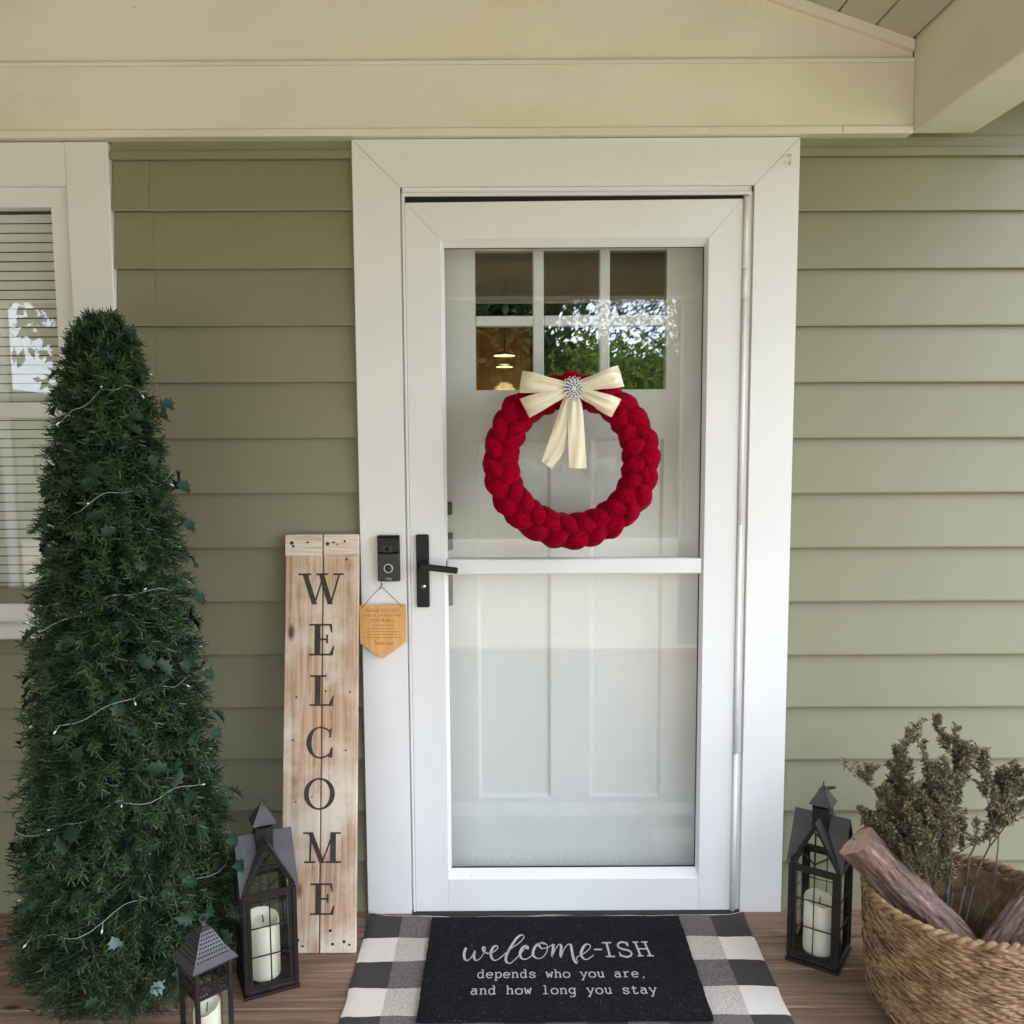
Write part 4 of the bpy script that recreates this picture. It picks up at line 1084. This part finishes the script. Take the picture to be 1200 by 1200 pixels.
def pierced():
    q = MB(); rr = random.Random(5)
    for f in range(4):
        xf = Matrix.Rotation(f * PI / 2, 4, 'Z')
        for zi in range(7):
            z = .284 + zi * .0068
            r_ = float(np.interp(z, [p[1] for p in prof], [p[0] for p in prof])); n = max(2, int(r_ / .0030))
            for i in range(n):
                u = (-1 + 2 * (i + .5) / n) * r_ * .9; q.lathe([(.0021, 0), (.0017, .0008)], 6, (0, 0, 0)); k = 12
                base = q.v[-12:]; q.v = q.v[:-12] + [tuple(xf @ Vector((u + v[0], -r_ - v[2] - .0002, z + v[1]))) for v in base]
    return q
part('hole_shade_discs', pierced(), 'dark', sl_t, kind='stuff')  # raised black discs, coloured for the shade inside pierced holes
part('finial', MB().lathe([(.003, .334), (.006, .339), (.003, .344)], 10).tube([(.008 * math.cos(a), 0, .352 + .008 * math.sin(a)) for a in [2 * PI * i / 18 for i in range(18)]], .0016, 6, closed=True), 'iron_grey', sl_t)
candle('ivory candle inside the small square lantern at the bottom edge', (-.6490, -.6620, .0105), .028, .150)

# ================================================================== ARTIFICIAL TREE
tr = thing('artificial_tree', 'slim artificial evergreen tree mixed with dark silk leaves standing on the deck left', 'artificial tree', (-.950, -.330, 0))
TR_Z = [.03, .10, .24, .49, .86, 1.18, 1.45, 1.58, 1.64]; TR_R = [.22, .262, .258, .228, .188, .150, .108, .072, .03]
def trad(z): return float(np.interp(z, TR_Z, TR_R)) * (1.03 - .10 * ((z * 11.5) % 1.0))
part('trunk', MB().lathe([(.012, 0), (.012, 1.0), (.008, 1.55)], 10), 'post', tr)
part('stand', MB().tube([(-.16, 0, .012), (.16, 0, .012)], .008, 8).tube([(0, -.16, .012), (0, .16, .012)], .0079, 8), 'post', tr)
def needles():
    V = []; F = []; n0 = 0; rr = np.random.default_rng(5); st = MB()
    tips = 3900
    for i in range(tips):
        z = 1.63 * (1 - math.sqrt(1 - rr.random() * .985)) if False else rr.random() ** 1.15 * 1.60 + .03
        a = rr.random() * 2 * PI; Rr = trad(z) * (.70 + .38 * rr.random() ** .8); L = .06 + .05 * rr.random()
        if z > 1.5: L *= .8
        d = Vector((math.cos(a), math.sin(a), 0)); up = -.35 + .55 * rr.random()
        if z > 1.52: up += .8
        side = (rr.random() - .5) * 1.7
        tdir = (d + Vector((-math.sin(a), math.cos(a), 0)) * side + Vector((0, 0, up))).normalized()
        tip = Vector((d.x * Rr, d.y * Rr, z)); b0 = tip - tdir * L; droop = -.010
        if b0.z < .015: b0.z = .015
        pts = [b0.lerp(tip, t) + Vector((0, 0, droop * math.sin(PI * t) * -1)) for t in (0, .5, 1)]
        nrm = tdir.orthogonal().normalized(); bn = tdir.cross(nrm); nn = 26
        for k in range(nn):
            t = (k + .5) / nn; p = pts[0].lerp(pts[2], t) + Vector((0, 0, -droop * math.sin(PI * t)))
            ph = k * 2.4 + rr.random() * .6; l = (.021 + .010 * rr.random()) * (1 - .35 * t)
            out = (nrm * math.cos(ph) + bn * math.sin(ph)) * .86 + tdir * .62
            w = tdir.cross(out).normalized() * .0017; e = p + out * l
            V += [p - w, p + w, e + w * .5, e - w * .5]; F.append((n0, n0 + 1, n0 + 2, n0 + 3)); n0 += 4
        if i % 1 == 0: st.tube([pts[0], pts[2]], .0011, 3, cap=False)
    return V, F, st
V, F, st = needles()
q = MB(); q.v = V; q.f = F; q.sm = [False] * len(F)
o = part('needles', q, 'needle', tr, kind='stuff', at=(0, 0, 0))
part('branch_tips', st, 'post', tr, kind='stuff', at=(0, 0, 0))
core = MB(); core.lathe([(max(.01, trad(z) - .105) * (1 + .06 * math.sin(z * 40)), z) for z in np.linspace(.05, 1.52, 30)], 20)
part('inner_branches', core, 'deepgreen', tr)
def leaf_mesh(L, W):
    # lobed silk leaf, curled
    out = [(0, 0), (.20, .16), (.40, .20), (.30, .38), (.54, .44), (.30, .58), (.34, .76), (.12, .74), (0, 1.0)]
    right = [(x * W, y * L) for x, y in out]; left = [(-x, y) for x, y in right[1:-1]][::-1]
    P = right + left; c = [(0, L * t) for t in (.25, .5, .75)]
    q = MB(); vs = [(x, y, abs(x) * .55 - (y / L - .5) ** 2 * L * .25) for x, y in P]
    n = len(P); ci = []
    for x, y in c: vs.append((x, y, -(y / L - .5) ** 2 * L * .25)); ci.append(len(vs) - 1)
    fs = [(0, 1, ci[0]), (1, 2, ci[0]), (2, 3, ci[1], ci[0]), (3, 4, ci[1]), (4, 5, ci[1]), (5, 6, ci[2], ci[1]), (6, 7, ci[2]), (7, 8, ci[2]),
          (8, 9, ci[2]), (9, 10, ci[2]), (10, 11, ci[1], ci[2]), (11, 12, ci[1]), (12, 13, ci[1]), (13, 14, ci[0], ci[1]), (14, 15, ci[0]), (15, 0, ci[0])]
    q.add(vs, fs, True); return q.mesh('leaf')
lm = [leaf_mesh(.050, .036), leaf_mesh(.042, .030), leaf_mesh(.060, .036)]
for m_ in lm: m_.materials.append(M['holly'])
lmp = leaf_mesh(.040, .036); lmp.materials.append(M['holly_pale'])
rr = random.Random(21)
def put_leaf(me, a, z, rad, tilt, roll, spin):
    o = bpy.data.objects.new('leaf', me); C.objects.link(o); o.parent = tr
    d = Vector((math.cos(a), math.sin(a), 0)); o.location = (d.x * rad, d.y * rad, z)
    # leaf local: y along length, z normal ; normal roughly outwards
    nz_ = (d + Vector((0, 0, tilt))).normalized(); yl = Vector((0, 0, -1)) - nz_ * Vector((0, 0, -1)).dot(nz_); yl.normalize()
    yl = Matrix.Rotation(spin, 3, nz_) @ yl; xl = yl.cross(nz_)
    m3 = Matrix((xl, yl, nz_)).transposed(); o.rotation_euler = m3.to_euler()
    return o
cnt = 0
while cnt < 120:
    z = rr.uniform(.10, 1.56); a = rr.uniform(-PI, .75) if cnt % 6 else rr.uniform(0, 2 * PI)
    pale = rr.random() < .10 and z < .6
    put_leaf(lmp if pale else rr.choice(lm), a, z, trad(z) * rr.uniform(.93, 1.08), rr.uniform(-.6, 1.2), 0, rr.uniform(-2.6, 2.6)); cnt += 1
for z, px_, ln in ((1.60, .06, 0), (1.43, .155, 0), (1.15, .20, 0), (1.24, .19, 0), (.98, .22, 0), (.80, .235, 0), (.66, .25, 0), (.40, .285, 0), (.34, .30, 0)):
    o = put_leaf(lm[0], -.30, z, px_, .3, 0, 1.2)
# string of clear lights wound round the tree
sg = thing('string_lights', 'thin clear wire string lights wound round the artificial tree', 'string lights', (-.950, -.330, 0))
q = MB(); pts = []; bulbs = MB()
for i in range(420):
    t = i / 419; z = .12 + 1.38 * t; a = t * 2 * PI * 6 + .5; r_ = float(np.interp(z, TR_Z, TR_R)) * (.90 + .11 * math.sin(i * .31) + .05 * math.sin(i * .83)); z2 = z + .016 * math.sin(i * .27) + .006 * math.sin(i * .9)
    pts.append((math.cos(a) * r_, math.sin(a) * r_, z2))
    if i % 9 == 4:
        p = Vector(pts[-1]); d = Vector((math.cos(a), math.sin(a), random.uniform(-1.2, .6))).normalized(); e = p + d * .016
        q.tube([p, e], .0009, 5); bulbs.tube([e, e + d * .004, e + d * .009], [.0022, .0024, .0008], 6)
q.tube(pts, .0009, 5)
part('wire', q, 'wire', sg); part('bulbs', bulbs, 'bulb', sg, kind='stuff')

# ================================================================== BASKET WITH LOGS AND DRY SPRIGS
bk = thing('woven_basket', 'tall tan seagrass basket holding logs and dried sprigs at the right edge', 'basket', (1.030, -.470, 0))
BR = lambda z: float(np.interp(z, [0, .02, .05, .15, .285, .31], [.150, .170, .184, .198, .204, .202]))
q = MB(); nrow = 32
for j in range(nrow):
    z = .008 + j * .0087; pts = []; rad = BR(z)
    for i in range(150):
        a = 2 * PI * i / 150; off = .0036 * math.sin(a * 34 + j * PI) + .0018 * noise.noise(Vector((math.cos(a) * 3, math.sin(a) * 3, j * .7)))
        zz = z + .0012 * math.sin(a * 34 + j * PI + 1.2) + .004 * math.sin(2 * a + 1) * (z / .3)
        pts.append(((rad + off) * math.cos(a), (rad + off) * math.sin(a), max(.005, zz)))
    q.tube(pts, .0056, 6, closed=True)
part('woven_side', q, 'straw', bk, at=(0, 0, 0))
tw = MB()   # loose slanting strands that bind the rows
for i in range(300):
    a = 2 * PI * rng.random(); z = .02 + .27 * rng.random(); l = .030 + .03 * rng.random(); pts = []
    for k in range(5):
        t = k / 4; zz = z - .014 * t; r_ = BR(z) + .0075 + .0025 * math.sin(t * PI); aa = a + l / .2 * t; pts.append((r_ * math.cos(aa), r_ * math.sin(aa), zz))
    tw.tube(pts, .0024, 5)
part('loose_strands', tw, 'straw', bk, kind='stuff', at=(0, 0, 0))
for ph in (0, PI):
    q = MB(); pts = []
    for i in range(300):
        a = 2 * PI * i / 300; th = a * 26 + ph; r_ = .205 + .005 * math.cos(th); pts.append((r_ * math.cos(a), r_ * math.sin(a), .288 + .006 * math.sin(th) + .004 * math.sin(2 * a + 1)))
    q.tube(pts, .0070, 7, closed=True); part('rim_cord', q, 'straw', bk, at=(0, 0, 0))
part('basket_floor', MB().lathe([(.150, .003), (.150, .010)], 32), 'straw', bk)
iw = MB().lathe([(BR(z) - .009, z) for z in (.01, .05, .15, .272)], 40); iw.f = iw.f[:-2]; iw.sm = iw.sm[:-2]
part('inner_wall', iw, 'straw', bk)
def log(label, p, q_, r0, seed, group='firewood logs in the basket'):
    p = Vector(p); q_ = Vector(q_); L = (q_ - p).length
    t = thing('log', label, 'log', p, 0, group)
    t.rotation_euler = (q_ - p).to_track_quat('Z', 'Y').to_euler()
    n, m = 84, 130; rows = []
    for i in range(m + 1):
        z = L * i / m; r = []
        for k in range(n + 1):
            a = 2 * PI * (k % n) / n
            v = Vector((math.cos(a) * 2.2, math.sin(a) * 2.2, z * 9 + seed * 7)); rad = r0 * (1 + .13 * noise.noise(v)) + .0040 * noise.noise(Vector((math.cos(a) * 7, math.sin(a) * 7, z * 14 + seed))) + .0042 * abs(noise.noise(Vector((math.cos(a) * 16, math.sin(a) * 16, z * 22 + seed)))) + .0022 * noise.noise(Vector((math.cos(a) * 34, math.sin(a) * 34, z * 70 + seed)))
            # split faces make the log slightly angular
            rad *= 1 - .20 * max(0, math.cos(3 * a + seed)) ; r.append((rad * math.cos(a), rad * math.sin(a), z + .004 * math.sin(a + seed) * (i == 0)))
        rows.append(r)
    part('bark', MB().grid(rows), 'log', t, at=(0, 0, 0))
    e = MB(); e.add([(x * .99, y_ * .99, z + .001) for x, y_, z in rows[0][:-1]], [tuple(range(n))]); part('cut_end', e, 'logend', t, at=(0, 0, 0))
    e = MB(); e.add([(x * .99, y_ * .99, z - .001) for x, y_, z in rows[-1][:-1]], [tuple(range(n))]); part('cut_end', e, 'logend', t, at=(0, 0, 0))
log('thick reddish log leaning out over the left rim of the basket', (.7990, -.4420, .4050), (1.120, -.490, .070), .0470, 1)
log('thinner log standing behind the leaning log in the basket', (.8500, -.3700, .4000), (1.080, -.420, .060), .0280, 2)
log('log leaning out over the right rim of the basket', (1.290, -.490, .430), (.990, -.560, .070), .0420, 3)
sp = thing('dried_sprigs', 'bunch of dried olive brown juniper sprigs rising from the basket', 'dried plant', (1.03, -.40, .012))
def sprigs():
    rr = random.Random(9); leaves = MB(); stems = []
    def clump(p, s):
        for _ in range(rr.randint(3, 5)):
            d = Vector((rr.uniform(-1, 1), rr.uniform(-1, 1), rr.uniform(-.5, 1.1))).normalized(); l = s * rr.uniform(.5, 1.3)
            a = d.orthogonal().normalized() * l * .17; e = p + d * l; mid_ = p + d * l * .5
            leaves.add([p, mid_ + a, e, mid_ - a], [(0, 1, 2, 3)])
    def grow(p, d, L, r, depth, stem):
        n = 7; pts = [p]; dd = d.normalized()
        for i in range(n):
            dd = (dd + Vector((rr.uniform(-.22, .22), rr.uniform(-.22, .22), rr.uniform(-.08, .16)))).normalized(); pts.append(pts[-1] + dd * L / n)
            if depth < 3 and i >= (2 if depth == 0 else 1) and rr.random() < (.85 if depth == 0 else .68):
                sd_ = (dd + Vector((rr.uniform(-1, 1), rr.uniform(-.8, .8), rr.uniform(-.1, .7))) * .95).normalized()
                grow(pts[-1], sd_, L * rr.uniform(.30, .50), r * .55, depth + 1, stem)
                if rr.random() < .4: grow(pts[-1], Vector((-sd_.x, rr.uniform(-.5, .5), sd_.z)) + dd * .6, L * rr.uniform(.22, .36), r * .5, depth + 1, stem)
            if depth >= 2 or (depth == 1 and i > 3): clump(pts[-1], .009)
        clump(pts[-1], .012)
        stem.tube(pts, [max(.0006, r * (1 - .6 * i / n)) for i in range(n + 1)], 5)
    for tgt in ((.815, -.43, .560), (.870, -.40, .690), (.935, -.36, .685), (.790, -.42, .520), (.835, -.36, .56), (.86, -.44, .46), (.92, -.45, .50), (.98, -.46, .50), (.90, -.38, .62), (.90, -.33, .58), (1.0, -.40, .70), (1.07, -.44, .73), (1.14, -.36, .68), (1.2, -.42, .60), (.96, -.46, .60), (1.04, -.34, .62), (.95, -.42, .52), (.89, -.42, .48)):
        b_ = Vector((1.03 + (tgt[0] - 1.03) * .25, -.40, .05)); e = Vector(tgt) + Vector((.035, 0, -.01)); s = MB(); m_ = b_.lerp(e, .30) + Vector((0.01, 0, .03))
        s.tube([b_, b_.lerp(m_, .5), m_], [.0035, .0032, .003], 6); grow(m_, e - m_, (e - m_).length * .60, .0028, 0, s); stems.append(s)
    return leaves, stems
lv_, stems = sprigs()
for s in stems: part('stem', s, 'bark', sp, True)
part('foliage', lv_, 'juniper', sp, True, kind='stuff')

# ================================================================== GARDEN SEEN IN THE GLASS
def tree(label, x, y, h, cr, th, n, mat, name='tree', group='trees across the lawn', seed=0, lo=.15, lsz=1.5):
    t = thing(name, label, 'tree', (x, y, -.42), 0, group); rr_ = np.random.default_rng(seed + 100)
    tk = MB(); pts = [(0, 0, 0), (.05 * h * .2, 0, h * .35), (-.03 * h * .3, .02 * h, h * .62), (0, 0, h * .85)]
    tk.tube(pts, [th, th * .8, th * .5, th * .15], 9)
    for k in range(7):
        a = k * 2.4; z = h * (.32 + .07 * k); e = (math.cos(a) * cr * .7, math.sin(a) * cr * .7, z + h * .18)
        tk.tube([(0, 0, z), (e[0] * .5, e[1] * .5, z + h * .07), e], [th * .35, th * .22, th * .06], 6)
    part('trunk', tk, 'bark', t)
    nc = max(8, n // 160); cen = []
    for k in range(nc):
        u = rr_.normal(size=3); u /= np.linalg.norm(u); s_ = rr_.random() ** .5 * .8
        cen.append((u[0] * cr * s_, u[1] * cr * s_, h * (lo + 1) / 2 + u[2] * s_ * h * (1 - lo) / 2))
    cen = np.array(cen); idx = rr_.integers(0, nc, n); P = cen[idx] + rr_.normal(size=(n, 3)) * cr * .17
    s_ = (.05 + .05 * rr_.random(n)) * lsz; a = rr_.normal(size=(n, 3)); a /= np.linalg.norm(a, axis=1)[:, None]; b_ = np.cross(a, rr_.normal(size=(n, 3))); b_ /= np.linalg.norm(b_, axis=1)[:, None]
    V = np.stack([P - a * s_[:, None], P + b_ * s_[:, None] * .5, P + a * s_[:, None], P - b_ * s_[:, None] * .5], 1).reshape(-1, 3)
    me = bpy.data.meshes.new('crown'); me.from_pydata(V.tolist(), [], [(4 * i, 4 * i + 1, 4 * i + 2, 4 * i + 3) for i in range(n)])
    link('crown', me, mat, t, kind='stuff')
    return t
tree('tall dense dark tree mirrored in the left panes of the door window', -1.6, -19, 9.0, 3.3, .25, 26000, 'leaf_dark', seed=1, lo=.02, lsz=2.0)
tree('second tall dark tree mirrored at the far left of the door glass', -7.5, -17, 8.5, 3.0, .22, 14000, 'leaf_dark', seed=2, lo=.05, lsz=2.2)
for i, (x, y, h, c_) in enumerate(((-1.0, -27, 5.2, 2.6), (2.6, -29, 5.0, 2.8), (5.9, -27, 5.0, 2.8), (9.5, -28, 5.6, 3.0), (14.0, -27, 5.4, 3.0), (18.5, -29, 5.8, 3.2))):
    tree(['round yellow-green shrub mirrored low behind the wreath', 'second bright green shrub mirrored low in the glass', 'third bright green shrub mirrored low in the glass', 'fourth bright green shrub across the lawn', 'fifth bright green shrub across the lawn', 'sixth and rightmost bright green shrub across the lawn'][i], x, y, h, c_, .12, 13000, 'leaf', 'shrub', 'bright shrubs across the lawn', 10 + i, .0, 1.9)
tree('sparse tree with drooping branches mirrored over the bright sky', 3.6, -17, 8.2, 4.2, .10, 24000, 'leaf_dark', seed=5, lo=.30, lsz=.62)
tree('sparse tall tree right of the porch across the driveway', 11.5, -18, 8.5, 3.8, .2, 7000, 'leaf', seed=6, lo=.3)
tree('big leafy tree at the far left beyond the lawn', -15, -10, 9, 4, .3, 9000, 'leaf_dark', seed=7, lsz=2)
